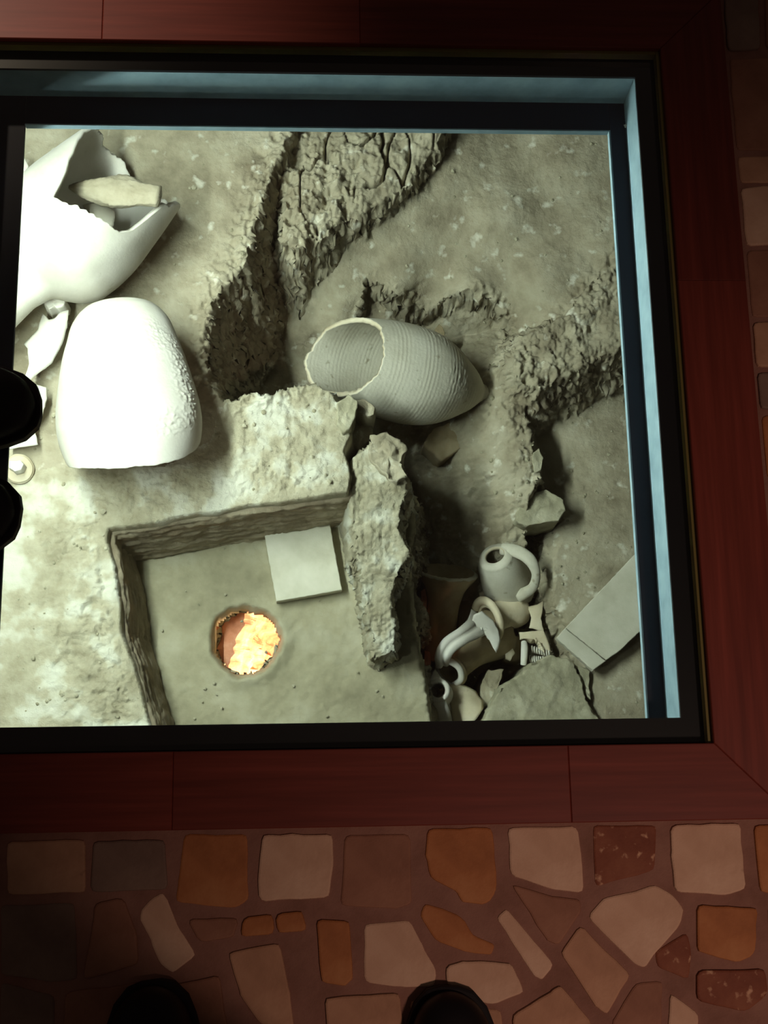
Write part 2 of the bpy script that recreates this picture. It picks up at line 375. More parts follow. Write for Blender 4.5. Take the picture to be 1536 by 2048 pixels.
# crumbling bank on the right
BANK = [(1600,470),(1240,520),(1180,575),(1120,640),(1050,676),(1022,716),(1036,768),(1076,786),(1112,762),(1160,742),(1200,716),(1255,694),(1600,640)]
bnk = WP(BANK, -1.70); sB = sdf(wx, wy, bnk)
bnk_h = -1.69 + 0.02*fbm(X*8, Y*8, 95, 3) - np.clip(sB, 0, None)*2.2
# thin crest that runs down towards the loose stone
CREST = [(1022,730),(1046,760),(1050,830),(1064,900),(1080,958),(1062,990),(1046,950),(1030,880),(1012,800)]
cre = WP(CREST, -1.75); sCr = sdf(wx, wy, cre)
cre_h = -1.745 + 0.02*fbm(X*10, Y*10, 99, 3) - np.clip(sCr, 0, None)*np.where(X > P(1055, 850, -1.75).x, 5.0, 0.9)
# upright plaster wall on the right of the kiln
WALLR = [(700,962),(706,918),(724,900),(752,888),(786,905),(810,945),(816,985),(803,1015),(800,1060),(820,1095),(800,1140),(786,1175),(790,1235),(798,1290),(775,1300),(751,1304),(744,1245),(734,1190),(715,1090),(698,990)]
wlr = WP(WALLR, -1.53); sW = sdf(sxx, syy, wlr)
yk = (Y - P(750, 1300, -1.53).y) / (P(720, 950, -1.53).y - P(750, 1300, -1.53).y)
wlr_h = -1.63 + 0.11*np.clip(yk, 0, 1) + 0.012*fbm(X*14, Y*14, 103, 3) - np.clip(sW, 0, None)*7.0

lab = np.zeros(X.shape, int)      # 0 soil 1 plaster wall 2 right wall
for k, hh in ((0, rid_h), (0, bnk_h), (0, cre_h), (1, h_pl), (2, wlr_h)):
    up = hh > h; h = np.where(up, hh, h); lab = np.where(up, k, lab)

gyy, gxx = np.gradient(h, gy, gx)
steep = sstep(0.9, 2.6, np.hypot(gxx, gyy))
# relief: clods near broken edges, fine roughness elsewhere
band = lambda s, a, b: sstep(a, 0, s)*sstep(-b, 0, s)
rough = np.zeros(X.shape)
rough = np.maximum(rough, 1.0*sstep(0.03, -0.01, sR))
rough = np.maximum(rough, 0.9*band(sL, 0.12, 0.085)*(1-near_kiln))
rough = np.maximum(rough, 0.85*sstep(0.05, -0.01, sB))
rough = np.maximum(rough, 0.6*sstep(0.04, -0.005, sCr))
rough = np.maximum(rough, 1.0*band(sU, 0.045, 0.03)*(sdf(X, Y, WP([(690,540),(1060,540),(1060,720),(690,700)], -1.78)) < 0))
rough = np.maximum(rough, 0.5*sstep(0.0, -0.02, sL)*sstep(0.30, 0.05, sdf(X, Y, inner_kiln)))
rough = np.maximum(rough, 0.75*sstep(0.012, -0.006, sW))
c_big = clods(X, Y, 0.046, 5); c_mid = clods(X, Y, 0.021, 6); c_sm = clods(X, Y, 0.0105, 8)
soft = fbm(X*3, Y*3, 200, 2)
rough *= np.clip(0.85+0.9*soft, 0.25, 1.2)
steepk = np.where((lab == 1) & (near_kiln > .5), 0.55, 1.0)
rdg = lambda f, sd: 1-2*np.abs(fbm(X*f+0.4*fbm(X*f, Y*f, sd+2, 2), Y*f*1.0, sd, 4, .55))
isW = np.where(lab == 2, 1.0, 0.0)
crag = 0.016*(rdg(16, 701)-.4) + 0.010*fbm(X*34, Y*34, 711, 4, .6)
rough0 = rough.copy(); rough = rough*(1-.75*steep)
h = h + steepk*rough*((1-isW)*(0.010*c_big + 1.25*crag) + 0.006*c_mid + 0.006*c_sm + 0.010*isW*fbm(X*45, Y*45, 721, 4, .65))
h = h + (0.0034*fbm(X*55, Y*55, 301, 4, .6) + 0.004*fbm(X*16, Y*16, 311, 3))*(0.7+rough)
# deep cracks through the ridge
crk = np.abs(fbm(X*6+3, Y*3, 401, 3)); h -= 0.05*sstep(0.022, 0.0, crk)*sstep(0.0, -0.02, sR)
# the ledges of the kiln wall faces: courses of clay
face = (depth > 0) & (near_kiln > .3)

del num, den

ny, nx = X.shape
idx = np.arange(ny*nx).reshape(ny, nx)
quads = np.stack([idx[:-1, :-1], idx[:-1, 1:], idx[1:, 1:], idx[1:, :-1]], -1).reshape(-1, 4)
# broken faces: push steep ground sideways with relief that varies with height
kf = steep*near_kiln; os_ = steep*(1-near_kiln)
dX = os_*(0.020*fbm((X+Y)*22+3, h*30, 901, 4, .6) + 0.010*fbm(Y*60, h*75, 905, 3, .6)) + kf*0
dY = os_*(0.020*fbm((X-Y)*22+7, h*30, 911, 4, .6) + 0.010*fbm(X*60, h*75, 915, 3, .6)) + kf*0
co = np.stack([X+dX, Y+dY, h+os_*0.012*fbm(X*40, Y*40, 941, 3)], -1).reshape(-1, 3)
fc = (co[quads[:, 0]] + co[quads[:, 2]])/2
plaster_zone = sdf(fc[:, 0], fc[:, 1], WP([(-900,960),(60,940),(150,930),(330,935),(420,880),(455,795),(500,775),(560,760),(700,770),(720,1000),(600,1100),(340,1600),(350,1900),(-900,1900)], ZP)) < 0.01*fbm(fc[:, 0]*20, fc[:, 1]*20, 501)
flab = lab.reshape(-1)[quads[:, 0]]
split = P(225, 1057, ZP).y
kind = np.where(flab == 2, 3, np.where((flab == 1) & plaster_zone, np.where(fc[:, 1] > split + 0.0*fc[:, 0], 1, 2), 0))
def grid_object(name, sel, mat):
    q = quads[sel]; used, inv = np.unique(q, return_inverse=True); inv = inv.reshape(-1, 4)
    me = bpy.data.meshes.new(name); me.vertices.add(len(used)); me.vertices.foreach_set('co', co[used].astype(np.float32).ravel())
    me.loops.add(len(inv)*4); me.loops.foreach_set('vertex_index', inv.astype(np.int32).ravel())
    me.polygons.add(len(inv)); me.polygons.foreach_set('loop_start', np.arange(0, len(inv)*4, 4, dtype=np.int32))
    me.polygons.foreach_set('loop_total', np.full(len(inv), 4, np.int32)); me.polygons.foreach_set('use_smooth', np.ones(len(inv), bool))
    me.update(calc_edges=True); me.validate()
    return link_mesh(name, me, mat)
struct(grid_object('ground', kind == 0, M_soil), 'grey-brown excavated earth with crumbling banks and dark hollows')
struct(grid_object('wall_back', kind == 1, M_plaster), 'rough plaster-topped clay wall along the far side of the kiln')
struct(grid_object('wall_left', kind == 2, M_plaster), 'whitish plaster-topped clay bank on the left of the kiln')
struct(grid_object('wall_right', kind == 3, M_plaster), 'narrow rough-topped clay wall standing on the right of the kiln')

M_clay = speckled('bare_clay', lin((126, 113, 92)), lin((150, 138, 116)), lin((168, 157, 134)), 14, 0.97, 0.6, 150)
def clay_face(pix, parent, seed):
    """layered clay face of a kiln wall, in front of the rough core, from under the lip to below the kiln floor"""
    e = [Vector((x, y)) for x, y in WP(pix, ZP)]
    pts = []
    for a_, b_ in zip(e[:-1], e[1:]):
        k = max(2, int((b_-a_).length/.0035)); pts += [a_.lerp(b_, i/k) for i in range(k)]
    pts.append(e[-1]); n = len(pts); rows = 56
    Vx = np.zeros((rows+1, n, 3)); S_ = np.arange(n)*.0035
    for j, p in enumerate(pts):
        t_ = pts[min(j+6, n-1)]-pts[max(j-6, 0)]; nv = Vector((t_.y, -t_.x)).normalized()
        for i in range(rows+1):
            f = i/rows; Vx[i, j] = (p.x, p.y, ZP - .024 - f*.246); 
            d = (.018+f*.246)/7.5 + .0045 if i > 1 else -.014+.010*i
            Vx[i, j, 0] += nv.x*d; Vx[i, j, 1] += nv.y*d
            if j == 0 and i == 0: pass
        Vx[:, j, 0] += nv.x*OFF[0](S_[j], Vx[:, j, 2], seed); Vx[:, j, 1] += nv.y*OFF[0](S_[j], Vx[:, j, 2], seed)
    fs = [(i*n+j, i*n+j+1, (i+1)*n+j+1, (i+1)*n+j) for i in range(rows) for j in range(n-1)]
    o = from_py('clay_face', Vx.reshape(-1, 3).tolist(), fs, M_clay, parent, None, True)
    sd_ = o.modifiers.new('thick', 'SOLIDIFY'); sd_.thickness = .004; sd_.offset = 0
    return o
def _off(s_, z, seed):
    u = np.full(z.shape, s_)
    return 0.010*fbm(u*5, z*55, seed, 4, .6) + 0.006*fbm(u*40, z*90, seed+7, 3, .6) + 0.004*fbm(u*14, z*14, seed+9, 2)
OFF = [_off]
clay_face([(216,1057),(300,1046),(400,1026),(500,1010),(600,996),(692,984),(704,978)], bpy.data.objects['wall_back'], 951)
clay_face([(330,1560),(300,1450),(280,1390),(262,1320),(243,1262),(240,1200),(226,1130),(212,1085),(214,1056)], bpy.data.objects['wall_left'], 971)
def ground_z(x, y):
    i = np.searchsorted(gx, x)-1; j = np.searchsorted(gy, y)-1
    return float(h[min(max(j, 0), ny-1), min(max(i, 0), nx-1)])

# fluorescent fitting that lights the pit, hung under the slab to the left of the window
fit = empty('tube_light', (-0.72, 0.98, -0.32)); tag(fit, 'long fluorescent tube fitting hung under the slab, left of the window', 'lamp')
def cyl_y(name, r, y0, y1, mat, z=0.0, n=16):
    vs = [(r*math.cos(2*math.pi*j/n), y, z+r*math.sin(2*math.pi*j/n)) for y in (y0, y1) for j in range(n)]
    fs = [(j, (j+1) % n, n+(j+1) % n, n+j) for j in range(n)] + [tuple(range(n)), tuple(range(n, 2*n))]
    bm = bmesh.new(); bv = [bm.verts.new(v) for v in vs]
    for f in fs: bm.faces.new([bv[i] for i in f])
    return from_bm(name, bm, mat, fit, None, True)
M_tube = flat_mat('lit_tube', (1, 1, 1, 1)); bt = M_tube.node_tree.nodes['Principled BSDF']
bt.inputs['Emission Color'].default_value = (0.88, 1.0, 0.93, 1); bt.inputs['Emission Strength'].default_value = 375.0
cyl_y('tube', 0.016, -0.55, 0.55, M_tube)
box('housing', -.03, .03, -.58, .58, .045, .09, M_concrete, fit)
for yy in (-.57, .555): box('lamp_holder', -.02, .02, yy, yy+.015, -.022, .046, M_concrete, fit)
for yy in (-.3, .3): box('hanger', -.004, .004, yy-.004, yy+.004, .09, .195, M_concrete, fit)

# outer retaining walls of the underground space
for nm, a in (('wall_outer_left', (-1.80, -1.74, -1.3, 2.8)), ('wall_outer_right', (1.85, 1.91, -1.3, 2.8)), ('wall_outer_near', (-1.74, 1.85, -1.3, -1.22)), ('wall_outer_far', (-1.74, 1.85, 2.72, 2.8))):
    struct(box(nm, *a, -2.4, -0.126, M_concrete), 'plain concrete wall of the underground space')

# --- perforated kiln floor slab
KF = WP([(190,1040),(400,1010),(700,975),(815,945),(828,1000),(832,1060),(824,1150),(836,1250),(850,1330),(870,1445),(895,1640),(300,1640),(240,1300)], ZK)
hc = P(492, 1282, ZK)
kx = np.arange(min(p[0] for p in KF)-.01, max(p[0] for p in KF)+.01, 0.0045); ky = np.arange(min(p[1] for p in KF)-.01, max(p[1] for p in KF)+.01, 0.0045)
KX, KY = np.meshgrid(kx, ky)
skf = sdf(KX + 0.006*fbm(KX*40, KY*40, 601), KY + 0.006*fbm(KX*40, KY*40, 611), KF)
ang = np.arctan2(KY-hc.y, KX-hc.x)
rh = 0.0735*(1 + 0.04*np.sin(3*ang+.6) + 0.02*np.sin(7*ang+2) + 0.012*np.sin(13*ang))
shole = np.hypot(KX-hc.x, (KY-hc.y)) - rh
kz = ZK + 0.006*fbm(KX*9, KY*9, 621, 4) + 0.0035*fbm(KX*60, KY*60, 631, 4, .6) - 0.030*sstep(0.018, -0.002, shole+0.006*fbm(KX*45, KY*45, 641)) + 0.008*sstep(0.05, 0.015, shole)*sstep(0, 0.02, shole)
kz = kz - 0.03*sstep(-0.012, 0.004, skf) - 0.012*sstep(-0.03, 0.0, skf)*clods(KX, KY, 0.02, 33)
keep = (skf < 0.003) & (shole > 0)
kid = np.arange(KX.size).reshape(KX.shape)
kq = np.stack([kid[:-1, :-1], kid[:-1, 1:], kid[1:, 1:], kid[1:, :-1]], -1).reshape(-1, 4)
kq = kq[keep.reshape(-1)[kq].all(1)]
used, inv = np.unique(kq, return_inverse=True); inv = inv.reshape(-1, 4)
kco = np.stack([KX, KY, kz], -1).reshape(-1, 3)[used]
ko = from_py('kiln_floor', kco.tolist(), inv.tolist(), M_kfloor, smooth=True)
sm = ko.modifiers.new('thick', 'SOLIDIFY'); sm.thickness = 0.078; sm.offset = -1
struct(ko, 'grey clay floor of the kiln with one round fire hole')

# ------------------------------------------------------------------ builders for finds
from mathutils import noise as mn
def smooth_interp(s, xs, ys):
    xs, ys = np.array(xs, float), np.array(ys, float)
    m = np.gradient(ys, xs); s = np.clip(s, xs[0], xs[-1])
    i = np.clip(np.searchsorted(xs, s, side='right')-1, 0, len(xs)-2)
    hh = xs[i+1]-xs[i]; t = (s-xs[i])/hh
    r = (2*t**3-3*t**2+1)*ys[i] + (t**3-2*t**2+t)*hh*m[i] + (-2*t**3+3*t**2)*ys[i+1] + (t**3-t**2)*hh*m[i+1]
    lo = np.minimum(ys[i], ys[i+1]); hi = np.maximum(ys[i], ys[i+1]); return np.clip(r, lo*.98, hi*1.02)
def lathe(name, prof, p0, p1, mats, parent=None, n=72, m=60, thick=0.008, smin=None, smax=None, jag=0.0, grooves=0, groove_amp=0.0006, seed=1, wob=0.0, squash=1.0, loc=None, crust=()):
    """pot wall turned about the axis p0->p1; angle 0 points up, +90 to the right seen along the axis from p1"""
    p0, p1 = Vector(p0), Vector(p1); ax = p1-p0; L = ax.length; t = ax/L
    up = Vector((0, 0, 1)); u = (up - t*up.dot(t)); u = u.normalized() if u.length > .05 else Vector((0, 1, 0)); wv = u.cross(t).normalized()
    th = np.linspace(0, 2*np.pi, n, endpoint=False); thd = (np.degrees(th)+180) % 360-180
    def edge(f, d):
        if f is None: return np.full(n, d)
        e = np.array([np.interp(a, [q[0] for q in f], [q[1] for q in f]) for a in thd])
        j = np.array([mn.noise((math.cos(a)*4+seed, math.sin(a)*4, seed*1.7)) + .7*mn.noise((math.cos(a)*13+seed, math.sin(a)*13, 3.1)) for a in th])
        return e + jag*j
    lo, hi = edge(smin, prof[0][0]), edge(smax, prof[-1][0])
    base = Vector(loc) if loc is not None else p0
    k = np.linspace(0, 1, m+1)
    Sg = lo[None, :] + (hi-lo)[None, :]*k[:, None]
    Rr = smooth_interp(Sg, [q[0] for q in prof], [q[1] for q in prof])
    if grooves: Rr = Rr + groove_amp*np.sin(Sg*grooves*2*np.pi) * (0.6+0.4*np.sin(Sg*31))
    if wob:
        Rr = Rr*(1 + wob*np.array([[mn.noise((math.cos(a)*1.5+seed, math.sin(a)*1.5, sv*3)) for a in th] for sv in k]))
    for cs, ct, ds, dt, amp in crust:
        dd = ((Sg-cs)/ds)**2 + (((thd[None, :]-ct+180) % 360-180)/dt)**2
        arc = th[None, :]*Rr.mean(); al = Sg*L
        nn = fbm(arc*130+0*al, al*130+0*arc, 801, 4, .7) + 0.12
        Rr = Rr + amp*np.clip(nn*2.2, 0, 1.2)*np.clip(1.3-dd, 0, 1)*(1+.6*fbm(arc*300, al*300, 805, 2))
    vs = []
    for i in range(m+1):
        for j in range(n):
            vs.append(p0 + t*(L*Sg[i, j]) + (u*math.cos(th[j])*squash + wv*math.sin(th[j]))*Rr[i, j] - base)
    fs = [(i*n+j, i*n+(j+1) % n, (i+1)*n+(j+1) % n, (i+1)*n+j) for i in range(m) for j in range(n)]
    me = bpy.data.meshes.new(name); me.from_pydata([tuple(v) for v in vs], [], fs)
    bm = bmesh.new(); bm.from_mesh(me); bmesh.ops.remove_doubles(bm, verts=bm.verts, dist=1e-5)
    bmesh.ops.recalc_face_normals(bm, faces=bm.faces)
    # outward check
    c = p0 + t*(L*0.5) - base
    s_ = sum((f.normal.dot(f.calc_center_median() - (c + t*((f.calc_center_median()-c).dot(t)))) for f in bm.faces))
    if s_ < 0: bmesh.ops.reverse_faces(bm, faces=bm.faces)
    bm.to_mesh(me); bm.free()
    mats = mats if isinstance(mats, (list, tuple)) else [mats]
    o = link_mesh(name, me, None, parent, base if parent is None else base - parent.location, True)
    for q in mats: me.materials.append(q)
    sd = o.modifiers.new('wall', 'SOLIDIFY'); sd.thickness = thick; sd.offset = -1; sd.use_even_offset = False
    if len(mats) > 1: sd.material_offset_rim = 1
    return o
def refine(pts, step, jag, seed):
    out = []; n = len(pts)
    for i in range(n):
        a, b = Vector(pts[i]), Vector(pts[(i+1) % n]); k = max(1, int((b-a).length/step)); nrm = Vector((-(b-a).y, (b-a).x)).normalized()
        for q in range(k):
            p = a.lerp(b, q/k); out.append(p + nrm*jag*(mn.noise((p.x*90+seed, p.y*90, seed)) + .6*mn.noise((p.x*240, p.y*240+seed, 1.0))))
    return out
def sherd(name, pix, z, mat, bulge=0.01, axis=0.0, thick=0.008, tilt=(0, 0), jag=0.0015, parent=None, seed=1, step=0.006, rings=7, rim=None):
    """curved potsherd: outline at its real place, bowed about an axis, with wall thickness"""
    pts = refine([Vector((P(x, y, z).x, P(x, y, z).y)) for x, y in pix], step, jag, seed)
    c = sum(pts, Vector((0, 0)))/len(pts); n = len(pts)
    ca, sa = math.cos(axis), math.sin(axis); dm = max(abs(-(p-c).x*sa+(p-c).y*ca) for p in pts)
    def hz(q):
        d = (-q.x*sa+q.y*ca)/dm; return bulge*(1-d*d) + tilt[0]*q.x + tilt[1]*q.y + 0.0008*mn.noise((q.x*60+seed, q.y*60, 0))
    vs = [(0, 0, hz(Vector((0, 0))))]
    for r in range(1, rings+1):
        for p in pts:
            q = (p-c)*(r/rings); vs.append((q.x, q.y, hz(q)))
    fs = [(0, 1+j, 1+(j+1) % n) for j in range(n)]
    for r in range(rings-1):
        for j in range(n): fs.append((1+r*n+j, 1+(r+1)*n+j, 1+(r+1)*n+(j+1) % n, 1+r*n+(j+1) % n))
    base = Vector((c.x, c.y, z))
    bm = bmesh.new(); bv = [bm.verts.new(v) for v in vs]
    for f in fs: bm.faces.new([bv[i] for i in f])
    bmesh.ops.recalc_face_normals(bm, faces=bm.faces)
    if sum(f.normal.z for f in bm.faces) < 0: bmesh.ops.reverse_faces(bm, faces=bm.faces)
    me = bpy.data.meshes.new(name); bm.to_mesh(me); bm.free()
    o = link_mesh(name, me, mat, parent, base if parent is None else base-parent.location, True)
    if rim: me.materials.append(rim)
    sd = o.modifiers.new('wall', 'SOLIDIFY'); sd.thickness = thick; sd.offset = -1
    if rim: sd.material_offset_rim = 1
    return o
def rock(name, pix, ztop, zbase, mat, rough=0.006, freq=45, tilt=(0, 0), spread=0.12, seed=1, parent=None, step=0.008, rings=9, dome=0.0, jag=0.003):
    """broken stone: its own outline, sloping sides, uneven top"""
    pts = refine([Vector((P(x, y, ztop).x, P(x, y, ztop).y)) for x, y in pix], step, jag, seed)
    c = sum(pts, Vector((0, 0)))/len(pts); n = len(pts)
    rows = [(1+spread, zbase-ztop), (1+spread*.7, (zbase-ztop)*.66), (1+spread*.3, (zbase-ztop)*.3), (1.0, -0.006), (0.97, 0.0)] + [(k/rings, 0.0) for k in range(rings-1, 0, -1)]
    vs, fs = [], []
    for i, (s_, dz) in enumerate(rows):
        for p in pts:
            q = (p-c)*s_; zz = dz
            if i >= 3: zz += tilt[0]*q.x + tilt[1]*q.y + dome*(1-s_*s_)
            nv = mn.noise_vector((q.x*freq+seed, q.y*freq, zz*freq)) + .5*mn.noise_vector((q.x*freq*2.6+seed, q.y*freq*2.6, zz*freq*2.6))
            vs.append((q.x+nv.x*rough*(.8 if i < 5 else .4), q.y+nv.y*rough*(.8 if i < 5 else .4), zz+nv.z*rough*(1 if i else 0)))
    R = len(rows)
    for i in range(R-1):
        for j in range(n): fs.append((i*n+j, i*n+(j+1) % n, (i+1)*n+(j+1) % n, (i+1)*n+j))
    vs.append((0, 0, dome + rough*mn.noise((seed, 0, 0)))); k = len(vs)-1
    for j in range(n): fs.append(((R-1)*n+j, (R-1)*n+(j+1) % n, k))
    fs.append(tuple(range(n))[::-1])
    base = Vector((c.x, c.y, ztop))
    bm = bmesh.new(); bv = [bm.verts.new(v) for v in vs]
    for f in fs: bm.faces.new([bv[i] for i in f])
    return from_bm(name, bm, mat, parent, base if parent is None else base-parent.location, True)
def sweep(name, pts, widths, thicks, mat, parent, up=(0, 0, 1), groove=0.0, n=20, sub=8, shift=None):
    """handle: oval band swept along a smooth path; optional groove along its back"""
    pts = [Vector(p) for p in pts]; K = len(pts); path, ws, ts = [], [], []
    for i in range(K-1):
        a, b, c_, d = pts[max(i-1, 0)], pts[i], pts[i+1], pts[min(i+2, K-1)]
        for q in range(sub):
            t = q/sub
            path.append(0.5*((2*b) + (-a+c_)*t + (2*a-5*b+4*c_-d)*t*t + (-a+3*b-3*c_+d)*t**3))
            ws.append(widths[i]*(1-t)+widths[i+1]*t); ts.append(thicks[i]*(1-t)+thicks[i+1]*t)
    path.append(pts[-1]); ws.append(widths[-1]); ts.append(thicks[-1])
    base = pts[0] if parent is None else parent.location
    vs, fs = [], []
    up = Vector(up)
    for i, p in enumerate(path):
        tg = (path[min(i+1, len(path)-1)]-path[max(i-1, 0)]).normalized()
        sd = tg.cross(up); sd = sd.normalized() if sd.length > .05 else Vector((1, 0, 0)); nv = sd.cross(tg).normalized()
        for j in range(n):
            a = 2*math.pi*j/n; cx, cy = math.cos(a), math.sin(a)
            g = groove*math.exp(-(cx/0.22)**2) if cy > 0 else 0
            vs.append(p + sd*cx*ws[i]/2 + nv*(cy*ts[i]/2*(1-g)) - base)
    m = len(path)
    for i in range(m-1):
        for j in range(n): fs.append((i*n+j, i*n+(j+1) % n, (i+1)*n+(j+1) % n, (i+1)*n+j))
    fs.append(tuple(range(n))[::-1]); fs.append(tuple(range((m-1)*n, m*n)))
    bm = bmesh.new(); bv = [bm.verts.new(v) for v in vs]
    for f in fs: bm.faces.new([bv[i] for i in f])
    o = from_bm(name, bm, mat, parent, base if parent is None else None, True)
    return o

# ------------------------------------------------------------------ big pale jars on the left
q = MPP(-1.34)
def pr(L, rows): return [(s_/L, r*q) for s_, r in rows]
zc = -1.345
jp1 = P(269+45, 336-45, zc+.0); jp0 = P(269-345, 336+345, zc-.02)      # t = -45 .. 345
tt = lambda t: (345-t)/390.0
jar = empty('broken_jar', P(140, 520, ZP))
lathe('body', [(tt(345), 56*q), (tt(300), 58*q), (tt(232), 62*q), (tt(214), 74*q), (tt(204), 96*q), (tt(192), 118*q), (tt(176), 136*q), (tt(150), 145*q), (tt(114), 148*q), (tt(60), 138*q), (tt(0), 123*q), (tt(-45), 112*q)],
      jp0, jp1, [M_white, M_white], jar, n=220, m=150, thick=0.012, jag=0.018, seed=4, wob=0.03,
      smax=[(-180, tt(-8)), (-110, tt(-2)), (-88, tt(2)), (-72, tt(22)), (-60, tt(82)), (-52, tt(95)), (-25, tt(112)), (-2, tt(130)), (4, tt(130)), (12, tt(92)), (26, tt(64)), (42, tt(34)), (58, tt(4)), (70, tt(-8)), (85, tt(-6)), (120, tt(-8)), (180, tt(-8))])
rock('handle_stub', [(84,600),(104,594),(130,599),(129,611),(116,616),(108,612),(98,617),(88,608)], -1.415, -1.47, M_white, 0.003, 90, parent=jar, seed=3, step=.004)
tag(jar, 'large pale jar lying with a jagged open break, at the far left', 'jar')
sp = lathe('potsherd', [(0, .004), (.06, 10*q), (.3, 26*q), (.5, 35*q), (.62, 34*q), (.78, 25*q), (.92, 23*q), (.985, 19*q), (1, .003)], P(138, 374, -1.315), P(322, 394, -1.275), M_brownp2, n=60, m=50, thick=0.004, wob=0.22, seed=9, squash=.6, crust=[(.5, 0, .6, 120, .004)])
tag(sp, 'tapered buff pottery toe lying inside the broken pale jar', 'potsherd')
o = sherd('potsherd', [(165,410),(200,404),(232,428),(228,452),(205,470),(186,440)], -1.40, M_greyp, 0.012, .6, .008, seed=13)
tag(o, 'small grey sherd in the shadow deep inside the broken pale jar', 'potsherd')
o = sherd('potsherd', [(30,318),(52,322),(60,338),(52,356),(36,362),(24,340)], -1.44, M_white, 0.014, .6, .008, seed=14)
tag(o, 'white sherd peeping out beyond the broken pale jar at the window edge', 'potsherd')

jp0, jp1 = P(238, 606, -1.385), P(266, 928, -1.385)
j2 = lathe('half_jar', [(0, .0), (.012, 40*q), (.03, 66*q), (.06, 82*q), (.11, 96*q), (.25, 114*q), (.5, 136*q), (.7, 147*q), (.84, 145*q), (.94, 136*q), (1.04, 122*q), (1.25, 92*q)], jp0, jp1, [M_white, M_white],
           n=300, m=200, thick=0.012, jag=0.006, seed=6, wob=0.02, squash=.80, crust=[(.55, 62, .32, 16, .003), (.30, 40, .12, 14, .0025), (.85, 35, .10, 22, .0025), (.62, 5, .06, 10, .002)],
           smax=[(-180, .6), (-120, .7), (-95, .93), (-75, 1.0), (-50, 1.05), (-20, 1.085), (0, 1.095), (30, 1.09), (55, 1.05), (75, .99), (95, .9), (120, .7), (180, .6)])
tag(j2, 'large white half jar lying with its cut edge towards the kiln', 'jar')

# whole amphora in the middle
q = MPP(-1.72)
a0, a1 = P(688, 716, -1.640), P(968, 789, -1.805)
am = lathe('amphora', [(-.2, 78*q), (0, 84*q), (.15, 93*q), (.35, 101*q), (.50, 100*q), (.62, 93*q), (.73, 78*q), (.83, 58*q), (.90, 42*q), (.94, 30*q), (.965, 22*q), (.99, 20.5*q), (1.015, 19*q), (1.03, 15*q), (1.04, .0)], a0, a1, [M_greyp, M_buff],
           n=160, m=170, thick=0.012, jag=0.012, grooves=38, groove_amp=0.00035, seed=2, crust=[(.72, -10, .16, 30, .002), (.55, 45, .12, 18, .0022)], wob=0.015, smin=[(-180, -.16), (-120, -.10), (-60, .07), (-20, .14), (0, .13), (40, .12), (70, .05), (120, -.09), (180, -.16)])
tag(am, 'ribbed grey amphora with broken open mouth and pointed toe', 'amphora')

# ------------------------------------------------------------------ sherds by the left edge
o = sherd('potsherd', [(85,626),(100,645),(112,644),(124,632),(141,627),(137,660),(126,692),(105,730),(62,766),(55,757),(62,735),(58,702),(49,690),(78,664)], -1.455, M_white, 0.022, 1.05, .010, seed=21, jag=.001)
tag(o, 'white curved sherd with a folded rib beside the half jar', 'potsherd')
o = sherd('potsherd', [(38,764),(70,770),(94,777),(95,800),(86,830),(70,852),(20,850),(15,790)], -1.462, M_white, 0.010, .4, .010, seed=22)
tag(o, 'white flat sherd half hidden by the upper black shoe', 'potsherd')
o = sherd('potsherd', [(15,850),(66,838),(70,862),(76,890),(18,899)], -1.466, M_white, 0.006, .2, .010, seed=23)
tag(o, 'small pale square-cornered sherd just above the round clay disc', 'potsherd')
ld = empty('clay_disc', P(38, 938, ZP)); tag(ld, 'round buff clay disc with a white stump in its middle', 'clay disc')
q = MPP(-1.49)
lathe('disc', [(0, 28*q), (.5, 29*q), (.85, 26*q), (.95, 20*q), (.9, 10*q)][:3]+[(.97, 18*q), (1.0, .0)], P(38, 938, -1.505), P(38, 938, -1.478), M_buff, ld, n=48, m=20, thick=0.004, wob=.04)
rock('stump', [(18,922),(40,921),(46,928),(42,940),(30,942),(16,934)], -1.455, -1.48, M_white, 0.002, 60, parent=ld, seed=5)

# ------------------------------------------------------------------ tiles
def tile(name, pix, ztop, th, mat, label, cat='tile', tilt=(0, 0), seed=1):
    pts = refine([Vector((P(x, y, ztop).x, P(x, y, ztop).y)) for x, y in pix], 0.006, 0.0012, seed)
    c = sum(pts, Vector((0, 0)))/len(pts)
    o = prism(name, [(p.x-c.x, p.y-c.y) for p in pts], -th, 0, mat, None, 0.0016, None, 1)
    o.location = (c.x, c.y, ztop); o.rotation_euler = (tilt[1], tilt[0], 0)
    return tag(o, label, cat)
tile('floor_tile', [(529,1070),(659,1045),(684,1180),(553,1203)], ZK+0.034, 0.030, M_tile, 'square grey tile lying on the kiln floor', seed=3)
tile('roof_tile', [(1133,1254),(1272,1106),(1400,970),(1500,1070),(1290,1254),(1240,1302),(1214,1319)], -1.790, 0.022, M_tile, 'long grey slab leaning on the earth at the right edge', seed=5, tilt=(-.05, .02))
tile('roof_tile', [(1113,1276),(1131,1256),(1212,1322),(1186,1341)], -1.800, 0.020, M_tile, 'narrow grey strip broken off the lower end of the long slab', seed=6)

